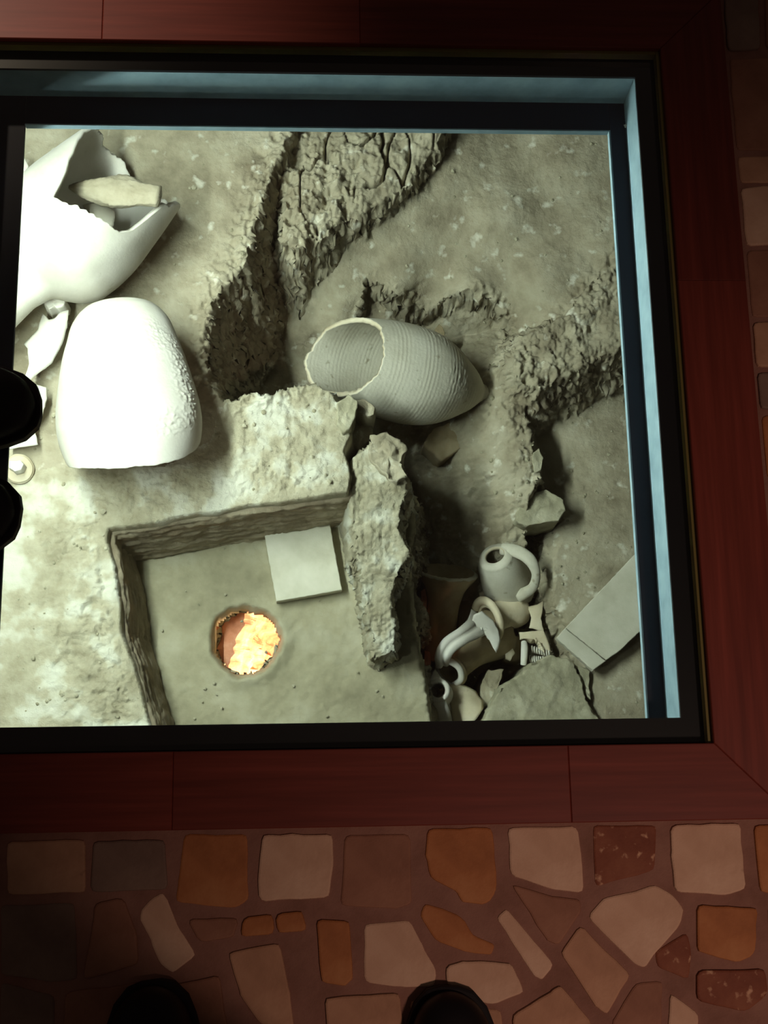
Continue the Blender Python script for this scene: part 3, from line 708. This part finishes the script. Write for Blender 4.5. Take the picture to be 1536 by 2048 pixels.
# ------------------------------------------------------------------ stones
def stone(pix, zt, zb, mat, label, **k): return tag(rock('stone', pix, zt, zb, mat, **k), label, 'stone')
stone([(1030,1040),(1040,1006),(1062,986),(1095,979),(1128,1000),(1131,1020),(1118,1042),(1080,1046),(1052,1052)], -1.775, -1.90, M_rock, 'angular pale stone at the end of the crumbling crest', rough=.004, tilt=(.03, 0), spread=.05, rings=14, freq=30)
stone([(985,1402),(1000,1375),(1045,1346),(1062,1326),(1100,1311),(1146,1322),(1158,1348),(1174,1400),(1206,1450),(1215,1520),(960,1520),(972,1440)], -1.815, -2.06, M_rock, 'big flat-topped stone at the near edge below the sherds', rough=.005, spread=.06, seed=4, rings=30, freq=28, jag=.004, step=.005)
stone([(965,1360),(978,1338),(1008,1338),(1002,1362),(985,1395),(970,1420),(955,1412)], -1.90, -2.08, M_soil, 'yellowish clod beside the big flat-topped stone', rough=.006, seed=8)
stone([(1150,1326),(1180,1342),(1178,1372),(1182,1400),(1172,1392),(1160,1350)], -1.83, -1.93, M_rock, 'small pale stone between the big stone and the grey strip', rough=.004, seed=9)
stone([(1066,905),(1078,896),(1086,915),(1082,942),(1070,946),(1064,926)], -1.74, -1.86, M_rock, 'small pale stone perched on the crumbling crest', rough=.003, seed=19)
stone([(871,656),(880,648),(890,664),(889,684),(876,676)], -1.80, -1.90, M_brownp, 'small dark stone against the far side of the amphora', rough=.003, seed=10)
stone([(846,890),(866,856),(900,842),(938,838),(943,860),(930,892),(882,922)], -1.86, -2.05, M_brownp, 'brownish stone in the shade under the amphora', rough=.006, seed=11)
stone([(737,912),(742,874),(768,864),(798,874),(812,898),(802,926),(816,952),(792,964),(762,944)], -1.50, -1.75, M_soil, 'yellowish crumbling clod at the corner of the kiln walls', rough=.010, seed=12, freq=60)
stone([(676,806),(696,790),(716,800),(710,830),(700,860),(686,868),(675,848)], -1.485, -1.62, M_rock, 'long pale clod below the amphora mouth', rough=.006, seed=14)
stone([(704,796),(730,800),(751,814),(749,830),(730,833),(712,814)], -1.52, -1.62, M_soil, 'small crumbling clod touching the amphora', rough=.006, seed=15)
stone([(708,805),(742,840),(745,872),(720,905),(700,890),(704,850)], -1.60, -1.80, M_soil, 'low dark clod in the hollow behind the narrow wall', rough=.008, seed=16)

stone([(842,1182),(851,1176),(855,1198),(852,1224),(843,1226)], -1.90, -2.02, M_fired, 'red fired-clay lump added to catch the kiln glow beside the trumpet-shaped neck', rough=.003, seed=24)  # both red lumps are added to show glimpses of the kiln glow
stone([(849,1300),(860,1304),(862,1326),(860,1346),(850,1342)], -1.90, -2.02, M_fired, 'red fired-clay lump added to catch the kiln glow above the upturned white mouth', rough=.003, seed=25)
# ------------------------------------------------------------------ heap of amphora necks, lower right
q = MPP(-1.95)
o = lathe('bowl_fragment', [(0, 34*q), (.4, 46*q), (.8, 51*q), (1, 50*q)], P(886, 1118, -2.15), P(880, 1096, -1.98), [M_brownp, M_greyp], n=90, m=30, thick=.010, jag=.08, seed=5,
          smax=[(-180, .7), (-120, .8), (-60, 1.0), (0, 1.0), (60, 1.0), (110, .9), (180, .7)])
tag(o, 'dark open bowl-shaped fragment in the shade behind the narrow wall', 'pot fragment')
o = lathe('amphora_neck', [(0, 61*q), (.06, 54*q), (.16, 42*q), (.32, 33*q), (.55, 30*q), (.8, 31*q), (1, 38*q)], P(894, 1146, -1.885), P(876, 1312, -1.985), [M_brownp, M_greyp], n=80, m=50, thick=.011, jag=.02, seed=7, smin=[(-180, 0), (180, 0)])
tag(o, 'brown trumpet-shaped amphora neck standing closest to the narrow wall', 'amphora neck')
o = sherd('potsherd', [(914,1184),(948,1152),(963,1172),(957,1205),(944,1240),(916,1272)], -2.0, M_brownp, 0.012, 1.3, .009, seed=31)
tag(o, 'brown curved sherd right behind the trumpet-shaped neck', 'potsherd')

jg = empty('jug_fragment', P(1030, 1150, -2.0)); tag(jg, 'greenish-grey jug top with a round mouth and one looped handle', 'jug fragment')
lathe('neck', [(0, 20*q), (.04, 30*q), (.12, 35*q), (.3, 42*q), (.55, 47*q), (.8, 51*q), (1, 54*q)], P(989, 1110, -1.830), P(1020, 1174, -1.94), [M_greyp, M_buff], jg, n=90, m=50, thick=.009, jag=.05, seed=8,
      smax=[(-180, .8), (-90, .95), (-30, 1.05), (0, 1.1), (60, .9), (120, .8), (180, .8)])
sweep('handle', [P(1004, 1098, -1.845), P(1034, 1103, -1.815), P(1060, 1120, -1.80), P(1072, 1148, -1.81), P(1064, 1176, -1.84), P(1036, 1192, -1.88)], [24*q, 26*q, 24*q, 17*q, 19*q, 26*q], [14*q]*6, M_greyp, jg)

hn = empty('handled_amphora_neck', P(940, 1310, -2.02)); tag(hn, 'pale amphora neck with a wide grooved handle, mouth towards the kiln', 'amphora neck')
lathe('neck', [(0, 30*q), (.04, 34*q), (.10, 34*q), (.14, 29*q), (.3, 29*q), (.5, 33*q), (.7, 43*q), (.88, 54*q), (1, 56*q)], P(896, 1347, -1.868), P(986, 1262, -1.965), [M_brownp, M_white], hn, n=90, m=60, thick=.009, jag=.04, seed=12,
      smax=[(-180, .9), (-90, 1), (0, 1.0), (90, .92), (180, .9)])
sweep('handle', [P(886, 1330, -1.835), P(886, 1312, -1.80), P(899, 1290, -1.785), P(925, 1272, -1.79), P(950, 1256, -1.82), P(966, 1240, -1.87)], [28*q, 31*q, 33*q, 33*q, 42*q, 62*q], [13*q, 15*q, 16*q, 16*q, 14*q, 8*q], M_white, hn, groove=.75, n=32)
sherd('shoulder', [(938,1262),(946,1232),(962,1224),(985,1240),(998,1262),(1001,1282),(992,1306),(978,1282),(962,1262)], -1.835, M_white, .012, 2.2, .009, tilt=(-.15, .1), seed=41, parent=hn)
sweep('lip', [P(873, 1330, -1.846), P(896, 1322, -1.83), P(918, 1336, -1.835), P(922, 1358, -1.85), P(906, 1370, -1.868)], [9*q, 13*q, 12*q, 12*q, 10*q], [9*q]*5, M_white, hn)

cj = empty('collared_jar', P(1000, 1240, -2.02)); tag(cj, 'tan jar neck with a thick rounded collar behind the grooved handle', 'jar neck')
lathe('neck', [(0, 32*q), (.4, 30*q), (.75, 33*q), (.9, 28*q), (1, 14*q)], P(976, 1240, -1.895), P(1050, 1214, -1.945), [M_buff, M_buff], cj, n=70, m=30, thick=.009, jag=.02, seed=15)
ring_pts = []
ca = (P(1050, 1214, -1.945)-P(976, 1240, -1.895)).normalized(); cu = (Vector((0, 0, 1))-ca*ca.z).normalized(); cw = cu.cross(ca)
cc = P(975, 1240, -1.895)
sweep('collar', [cc + (cu*math.cos(a)+cw*math.sin(a))*39*q for a in np.radians(np.linspace(-125, 125, 12))], [17*q]*12, [14*q]*12, M_buff, cj, up=tuple(ca))
o = sherd('potsherd', [(958,1186),(984,1172),(1012,1204),(1004,1224),(962,1212)], -1.95, M_buff, .012, .7, .008, seed=44); tag(o, 'tan sherd leaning behind the rounded collar', 'potsherd')
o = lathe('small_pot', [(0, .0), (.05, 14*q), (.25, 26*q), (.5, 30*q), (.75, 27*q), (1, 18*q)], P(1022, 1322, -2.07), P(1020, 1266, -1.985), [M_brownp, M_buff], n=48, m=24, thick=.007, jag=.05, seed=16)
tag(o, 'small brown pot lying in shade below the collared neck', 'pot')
o = sherd('potsherd', [(1006,1262),(1018,1258),(1020,1290),(1030,1306),(1020,1322),(1010,1318),(1012,1290)], -1.935, M_buff, .004, 1.5, .007, seed=17)
tag(o, 'thin tan sliver standing in front of the small brown pot', 'potsherd')

rf = empty('ring_neck', P(905, 1400, -1.95)); tag(rf, 'white bottle neck with a round mouth facing up at the near edge', 'bottle neck')
lathe('mouth', [(0, 16*q), (.03, 21*q), (.09, 23*q), (.2, 22.5*q), (.45, 22*q), (1, 26*q)], P(875, 1380, -1.800), P(890, 1396, -1.92), M_white, rf, n=60, m=30, thick=.0085)
rock('tab', [(858,1362),(862,1350),(871,1338),(877,1348),(888,1362),(874,1360)], -1.808, -1.83, M_white, .001, 60, parent=rf, seed=6, step=.004)
sweep('handle', [P(876, 1402, -1.815), P(885, 1416, -1.81), P(891, 1440, -1.83), P(894, 1480, -1.90)], [24*q, 22*q, 24*q, 26*q], [12*q]*4, M_white, rf)
sherd('shoulder', [(893,1372),(915,1368),(936,1374),(952,1382),(957,1392),(966,1400),(964,1420),(950,1440),(925,1462),(904,1440),(896,1400)], -1.885, M_buff, .03, 2.3, .008, seed=18, parent=rf, jag=.001)

o = sherd('potsherd', [(1055,1213),(1074,1210),(1086,1202),(1085,1222),(1081,1238),(1088,1264),(1058,1256),(1062,1236)], -1.90, M_buff, .006, 1.4, .008, seed=51); tag(o, 'pale upright sherd between the jug top and the long slab', 'potsherd')
o = sherd('potsherd', [(1038,1265),(1086,1261),(1097,1288),(1104,1312),(1090,1311),(1080,1291),(1066,1280),(1040,1279)], -1.90, M_buff, .006, .2, .009, seed=52); tag(o, 'tan bent sherd shaped like a hook above the ribbed strips', 'potsherd')
o = sweep('bone_peg', [P(1048, 1284, -1.885), P(1049, 1300, -1.875), P(1047, 1330, -1.885)], [11*q, 14*q, 12*q], [10*q]*3, M_white, None); tag(o, 'short white peg next to the ribbed strips', 'peg')
for r, (xa, ya, xb, yb, lb) in enumerate([(1064, 1298, 1098, 1308, 'upper of two ribbed white strips by the big stone'), (1060, 1318, 1090, 1320, 'lower of two ribbed white strips by the big stone')]):
    e = empty('ribbed_strip', P((xa+xb)/2, (ya+yb)/2, -1.93)); tag(e, lb, 'ribbed strip', 'ribbed strips')
    sweep('backing', [P(xa, ya+3, -1.905), P((xa+xb)/2, (ya+yb)/2+3, -1.905), P(xb, yb+3, -1.905)], [7*q]*3, [6*q]*3, M_greyp, e)
    for k in range(8):
        f = k/7; x_, y_ = xa+(xb-xa)*f, ya+(yb-ya)*f
        sweep('rib', [P(x_, y_-6, -1.897), P(x_, y_, -1.893), P(x_+1, y_+6, -1.897)], [3*q, 3.4*q, 3*q], [4*q]*3, M_white, e, n=8, sub=2)

# ------------------------------------------------------------------ fired clay pier seen through the fire hole
pz = -1.80
def pier():
    rows, n = 26, 40; vs, fs = [], []
    A, B = P(470, 1330, -1.8), P(500, 1232, -1.8)
    for i in range(rows+1):
        f = i/rows; z = -1.79 - 0.47*f
        for j in range(n+1):
            g = j/n; p = A.lerp(B, g*1.6-.3); x = p.x - .012 + 0.075*f**.6 + 0.012*mn.noise((g*5, f*3, 2)) + 0.008*mn.noise((g*14, f*9, 5)) + (.02 if (f > .35 and mn.noise((g*4+3, 1, 1)) > .0) else 0)
            vs.append((x, p.y, z))
    for i in range(rows):
        for j in range(n): a = i*(n+1)+j; fs.append((a, a+1, a+n+2, a+n+1))
    k = len(vs); x0 = P(380, 1290, -1.8).x
    vs += [(x0, vs[0][1], -1.79), (x0, vs[n][1], -1.79), (x0, vs[0][1], -2.26), (x0, vs[n][1], -2.26)]
    fs += [tuple([k]+list(range(0, n+1))[::1]+[k+1]), (k, k+1, k+3, k+2)]
    fs += [tuple([k, k+2]+[i*(n+1) for i in range(rows, -1, -1)]), tuple([k+1]+[i*(n+1)+n for i in range(rows+1)]+[k+3])]
    return from_py('kiln_pier', vs, fs, M_fired, smooth=False)
struct(pier(), 'red fired-clay pier under the round fire hole')
fl = struct(box('kiln_chamber_floor', P(230, 1290, ZCH).x, P(800, 1290, ZCH).x, 0.25, 0.98, ZCH-.02, ZCH+.012, M_fired), 'red fired-clay floor of the chamber under the kiln')

# ------------------------------------------------------------------ loose crumbs of earth
def crumbs():
    bm = bmesh.new(); r2 = random.Random(5)
    zones = [((620,280,1230,620), -1.75, 60), ((1100,760,1280,1420), -1.9, 70), ((60,640,120,950), -1.5, 8), ((300,1060,820,1440), -1.72, 26), ((20,950,240,1440), -1.5, 40), ((430,800,680,980), -1.5, 26), ((330,260,520,560), -1.5, 14), ((960,640,1060,1000), -1.8, 30)]
    for (x0, y0, x1, y1), z, n in zones:
        for _ in range(n):
            p = P(r2.uniform(x0, x1), r2.uniform(y0, y1), z)
            gz = ground_z(p.x, p.y)
            if abs(z+1.72) < .001: gz = ZK+.002
            s_ = r2.uniform(.0015, .0042) if r2.random() < .85 else r2.uniform(.004, .0075)
            if gz < -2.2: continue
            geo = bmesh.ops.create_icosphere(bm, subdivisions=1, radius=s_)
            m4 = Matrix.Translation((p.x, p.y, gz+s_*.4)) @ Matrix.Rotation(r2.uniform(0, 6), 4, 'Z')
            for v in geo['verts']:
                v.co = Vector((v.co.x*r2.uniform(.8, 1.4), v.co.y*r2.uniform(.8, 1.2), v.co.z*r2.uniform(.6, .9)))
                v.co = m4 @ v.co
    o = from_bm('soil_crumbs', bm, M_rock); o['kind'] = 'stuff'; o['label'] = 'loose earth crumbs and pebbles scattered over the excavation'; o['category'] = 'crumbs'
crumbs()

# ------------------------------------------------------------------ crazy paving
PAVE = [('tan',[(12,1683),(170,1678),(171,1785),(14,1790)]),('grey',[(185,1682),(330,1678),(335,1780),(182,1785)]),('ochre',[(368,1668),(495,1668),(497,1800),(470,1818),(350,1805),(355,1760)]),
('pale',[(525,1668),(665,1668),(667,1720),(660,1795),(520,1803),(515,1760)]),('brown',[(690,1670),(820,1668),(825,1810),(790,1818),(680,1812)]),('ochre',[(855,1655),(985,1652),(995,1780),(975,1810),(925,1805),(915,1785),(860,1755),(850,1710)]),
('pale',[(1015,1655),(1155,1652),(1165,1720),(1168,1785),(1110,1780),(1020,1750)]),('speck',[(1185,1650),(1315,1650),(1310,1740),(1190,1775)]),('pale',[(1342,1650),(1480,1645),(1492,1780),(1450,1790),(1350,1785),(1340,1700)]),('ochre',[(1508,1650),(1600,1645),(1600,1790),(1520,1785)]),
('grey',[(0,1810),(150,1805),(155,1960),(100,1965),(0,1950)]),('brown',[(190,1805),(245,1795),(272,1860),(276,1930),(165,1960),(185,1850)]),('pale',[(276,1830),(300,1798),(325,1785),(335,1800),(360,1860),(393,1910),(345,1948),(320,1930),(300,1880)]),
('brown',[(375,1838),(478,1835),(470,1875),(400,1885)]),('ochre',[(486,1835),(545,1827),(548,1868),(480,1874)]),('ochre',[(553,1828),(605,1820),(615,1862),(555,1868)]),('tan',[(455,1905),(560,1885),(580,1985),(588,2060),(520,2050),(480,1990)]),
('ochre',[(632,1838),(700,1842),(705,1960),(690,1972),(642,1965)]),('pale',[(728,1848),(820,1838),(845,1890),(873,1940),(870,1975),(800,1975),(728,1965)]),('ochre',[(850,1806),(925,1832),(945,1870),(990,1890),(985,1910),(940,1908),(870,1880),(838,1832)]),
('brown',[(1022,1768),(1105,1792),(1160,1800),(1165,1822),(1118,1890),(1094,1882)]),('pale',[(992,1835),(1012,1815),(1110,1930),(1085,1960),(1070,1955)]),('pale',[(1175,1835),(1205,1795),(1260,1785),(1310,1768),(1345,1790),(1370,1820),(1360,1850),(1290,1935),(1270,1930)]),
('tan',[(1120,1905),(1160,1850),(1262,1950),(1215,2028),(1195,2018)]),('pale',[(890,1935),(925,1922),(1020,1925),(1035,1950),(1050,1985),(985,2010),(950,2000),(895,1970)]),('tan',[(1025,2030),(1105,1980),(1122,1970),(1185,2048),(1180,2090),(1030,2090)]),
('ochre',[(1395,1810),(1515,1815),(1510,1910),(1480,1925),(1395,1905)]),('speck',[(1310,1905),(1375,1864),(1383,1900),(1380,1960),(1315,1934)]),('speck',[(1395,1940),(1530,1938),(1536,1990),(1490,2025),(1392,2000)]),('pale',[(1340,1985),(1400,2030),(1390,2090),(1335,2090)]),
('brown',[(1225,2040),(1272,1966),(1326,1962),(1322,2090),(1228,2090)]),('brown',[(130,1985),(275,1965),(270,2000),(230,2060),(125,2090)]),('grey',[(0,1965),(110,1992),(105,2090),(0,2090)]),('tan',[(650,1995),(800,1985),(810,2090),(655,2090)]),
('brown',[(300,1980),(440,1950),(455,2060),(310,2090)]),('brown',[(1535,1810),(1640,1805),(1640,1920),(1540,1925)]),('tan',[(1550,1945),(1640,1940),(1640,2060),(1545,2050)]),('tan',[(820,2000),(1005,2020),(1008,2100),(830,2100)]),('grey',[(-160,1690),(-6,1686),(-8,1795),(-160,1800)]),('brown',[(-160,1815),(-15,1812),(-12,1950),(-160,1960)]),
('grey',[(1446,-40),(1515,-40),(1520,98),(1455,102)]),('brown',[(1530,-40),(1640,-40),(1640,98),(1533,98)]),('brown',[(1458,116),(1600,112),(1600,298),(1474,300)]),('tan',[(1475,312),(1600,308),(1600,362),(1482,366)]),('pale',[(1482,376),(1536,370),(1610,376),(1610,488),(1492,490)]),
('brown',[(1494,500),(1610,497),(1610,630),(1504,634)]),('tan',[(1506,644),(1610,640),(1610,730),(1513,735)]),('grey',[(1515,746),(1620,742),(1620,820),(1521,818)]),('ochre',[(1523,830),(1620,828),(1620,958),(1534,955)]),('tan',[(1536,968),(1630,964),(1630,1090),(1546,1090)]),('pale',[(1548,1102),(1640,1100),(1640,1230),(1558,1230)]),('brown',[(1560,1242),(1650,1240),(1650,1380),(1570,1380)]),('tan',[(1572,1392),(1660,1390),(1660,1500),(1580,1500)]),('ochre',[(1583,1512),(1670,1510),(1670,1630),(1592,1632)])]
rs = random.Random(3)
rg = random.Random(17)
for x0, x1, y0, y1 in ((-.95, 1.1, OX[3]+.006, OX[3]+.33), (.66, 1.1, -.5, OX[3]), (-.95, OX[0]-.006, -.5, OX[3]), (-.95, -.42, -.5, OX[2]-.006)):
    yy = y0
    while yy < y1-.04:
        hgt = min(rg.uniform(.06, .085), y1-yy); xx = x0
        while xx < x1-.03:
            wd = min(rg.uniform(.055, .095), x1-xx); j = lambda: rg.uniform(.003, .010)
            PAVE.append((rg.choice(['pale', 'tan', 'ochre', 'brown', 'speck', 'grey', 'pale', 'tan']), [('w', xx+j(), yy+j()), ('w', xx+wd-j(), yy+j()), ('w', xx+wd-j(), yy+hgt-j()), ('w', xx+j(), yy+hgt-j())]))
            xx += wd
        yy += hgt
for kind_, pix in PAVE:
    raw = [Vector((p[1], p[2])) if p[0] == 'w' else Vector((P(p[0], p[1], 0).x, P(p[0], p[1], 0).y)) for p in pix]
    # keep stones clear of the frame
    if pix[0][0] != 'w': raw = [Vector((max(p.x, OX[1]+.003) if p.y > OX[2] else p.x, min(p.y, OX[2]-.003) if p.x < OX[1] and p.y < .2 else p.y)) for p in raw]
    c = sum(raw, Vector((0, 0)))/len(raw)
    # round the corners a little
    rp = []
    n = len(raw)
    for i in range(n):
        a, b, d = raw[i-1], raw[i], raw[(i+1) % n]; r_ = min(.006, (a-b).length*.3, (d-b).length*.3)
        u_, v_ = b+(a-b).normalized()*r_, b+(d-b).normalized()*r_
        rp += [u_, (u_+v_+b*2)/4, v_]
    pts = refine(rp, .012, .0012, rs.random()*50)
    o = prism('paving_stone', [(p.x-c.x, p.y-c.y) for p in pts], -.03, .0+rs.uniform(-.001, .0015), STONE[kind_], floor, .0022, None, 2)
    o.location = (c.x, c.y, 0)

# ------------------------------------------------------------------ shoes of two people
def shoe(parent, loc, rz, mirror=1):
    rows = [(.000, .004, .020), (.004, .018, .034), (.014, .031, .044), (.032, .040, .051), (.06, .047, .058), (.09, .049, .066), (.12, .046, .078), (.15, .040, .094), (.18, .037, .108), (.21, .036, .112), (.245, .035, .110), (.268, .029, .104), (.278, .016, .092), (.282, .003, .07)]
    n = 20; vs, fs = [], []
    for yb, hw, ht in rows:
        for j in range(n):
            a = 2*math.pi*j/n; ca, sa = math.cos(a), math.sin(a)
            bulge = 1 if sa > 0 else .25
            z = .016 + (ht-.016)*(max(sa, 0)**.8)
            vs.append((hw*ca*(abs(ca)**-.15 if abs(ca) > .05 else 1) + mirror*.006*math.sin(yb*11), -yb, z if sa > 0 else .014))
    for i in range(len(rows)-1):
        for j in range(n): fs.append((i*n+j, i*n+(j+1) % n, (i+1)*n+(j+1) % n, (i+1)*n+j))
    fs.append(tuple(range(n))[::-1]); fs.append(tuple(range((len(rows)-1)*n, len(rows)*n)))
    bm = bmesh.new(); bv = [bm.verts.new(v) for v in vs]
    for f in fs: bm.faces.new([bv[i] for i in f])
    s_ = from_bm('shoe', bm, M_shoe, parent, None, True); s_.location = Vector(loc)-parent.location; s_.rotation_euler = (0, 0, rz)
    sb = s_.modifiers.new('smooth', 'SUBSURF'); sb.levels = 1; sb.render_levels = 2
    out = [(hw+.004+(.002 if yb < .02 else 0), -yb+(.004 if yb < .01 else 0), mirror*.006*math.sin(yb*11)) for yb, hw, ht in rows]
    pts = [(o_[0]+o_[2], o_[1]) for o_ in out] + [(-o_[0]+o_[2], o_[1]) for o_ in out[::-1]]
    prism('sole', pts, .0005, .0155, M_sole, s_, .003)
    return s_
def person(name, toes, rz, label, z):
    mid = sum((Vector(t_) for t_, _ in toes), Vector())/2
    e = empty('person', (mid.x, mid.y, z)); tag(e, label, 'person')
    back = Vector((math.sin(rz), -math.cos(rz), 0))
    legs = []
    for (t_, dr), m_ in zip(toes, (-1, 1)):
        shoe(e, (t_.x, t_.y, z), rz+dr, m_)
        a_ = Vector((t_.x, t_.y, z)) + Vector((math.sin(rz+dr), -math.cos(rz+dr), 0))*.215
        legs.append(a_)
    hip = (legs[0]+legs[1])/2 + back*.02
    # trousers: one skinned mesh from hems to waist
    side = (legs[1]-legs[0]).normalized()
    me = bpy.data.meshes.new('trousers'); V = []; E_ = []; Rd = []
    V.append(hip+Vector((0, 0, .92))); Rd.append((.15, .12)); V.append(hip+Vector((0, 0, 1.04))); Rd.append((.155, .11)); E_.append((0, 1))
    for sgn, a_ in zip((-1, 1), legs):
        b_ = len(V); hp = hip + side*sgn*.09
        V += [hp+Vector((0, 0, .80)), hp.lerp(a_, .5)+Vector((0, 0, .48))-back*.01, a_+Vector((0, 0, .20)), a_+Vector((0, 0, .095))]; Rd += [(.09, .09), (.066, .066), (.052, .056), (.052, .058)]
        E_ += [(0, b_), (b_, b_+1), (b_+1, b_+2), (b_+2, b_+3)]
    me.from_pydata([tuple(v-e.location) for v in V], E_, [])
    o = link_mesh('trousers', me, M_cloth, e)
    o.modifiers.new('skin', 'SKIN'); sv = me.skin_vertices[0].data
    for i, r_ in enumerate(Rd): sv[i].radius = r_
    sv[0].use_root = True
    ss = o.modifiers.new('sub', 'SUBSURF'); ss.levels = 1; ss.render_levels = 2
    return e
T1, T2 = P(296, 1975, .035), P(905, 1986, .035)
person('near', [(T1, .10), (T2, -.06)], 0.0, 'person standing at the near side, only two black shoe tips in view', 0.0)
T3, T4 = P(66, 800, .045), P(24, 1022, .045)
person('left', [(T3, .06), (T4, -.10)], -math.pi/2, 'person standing on the left of the glass, two rounded black shoe toes showing', 0.0135)
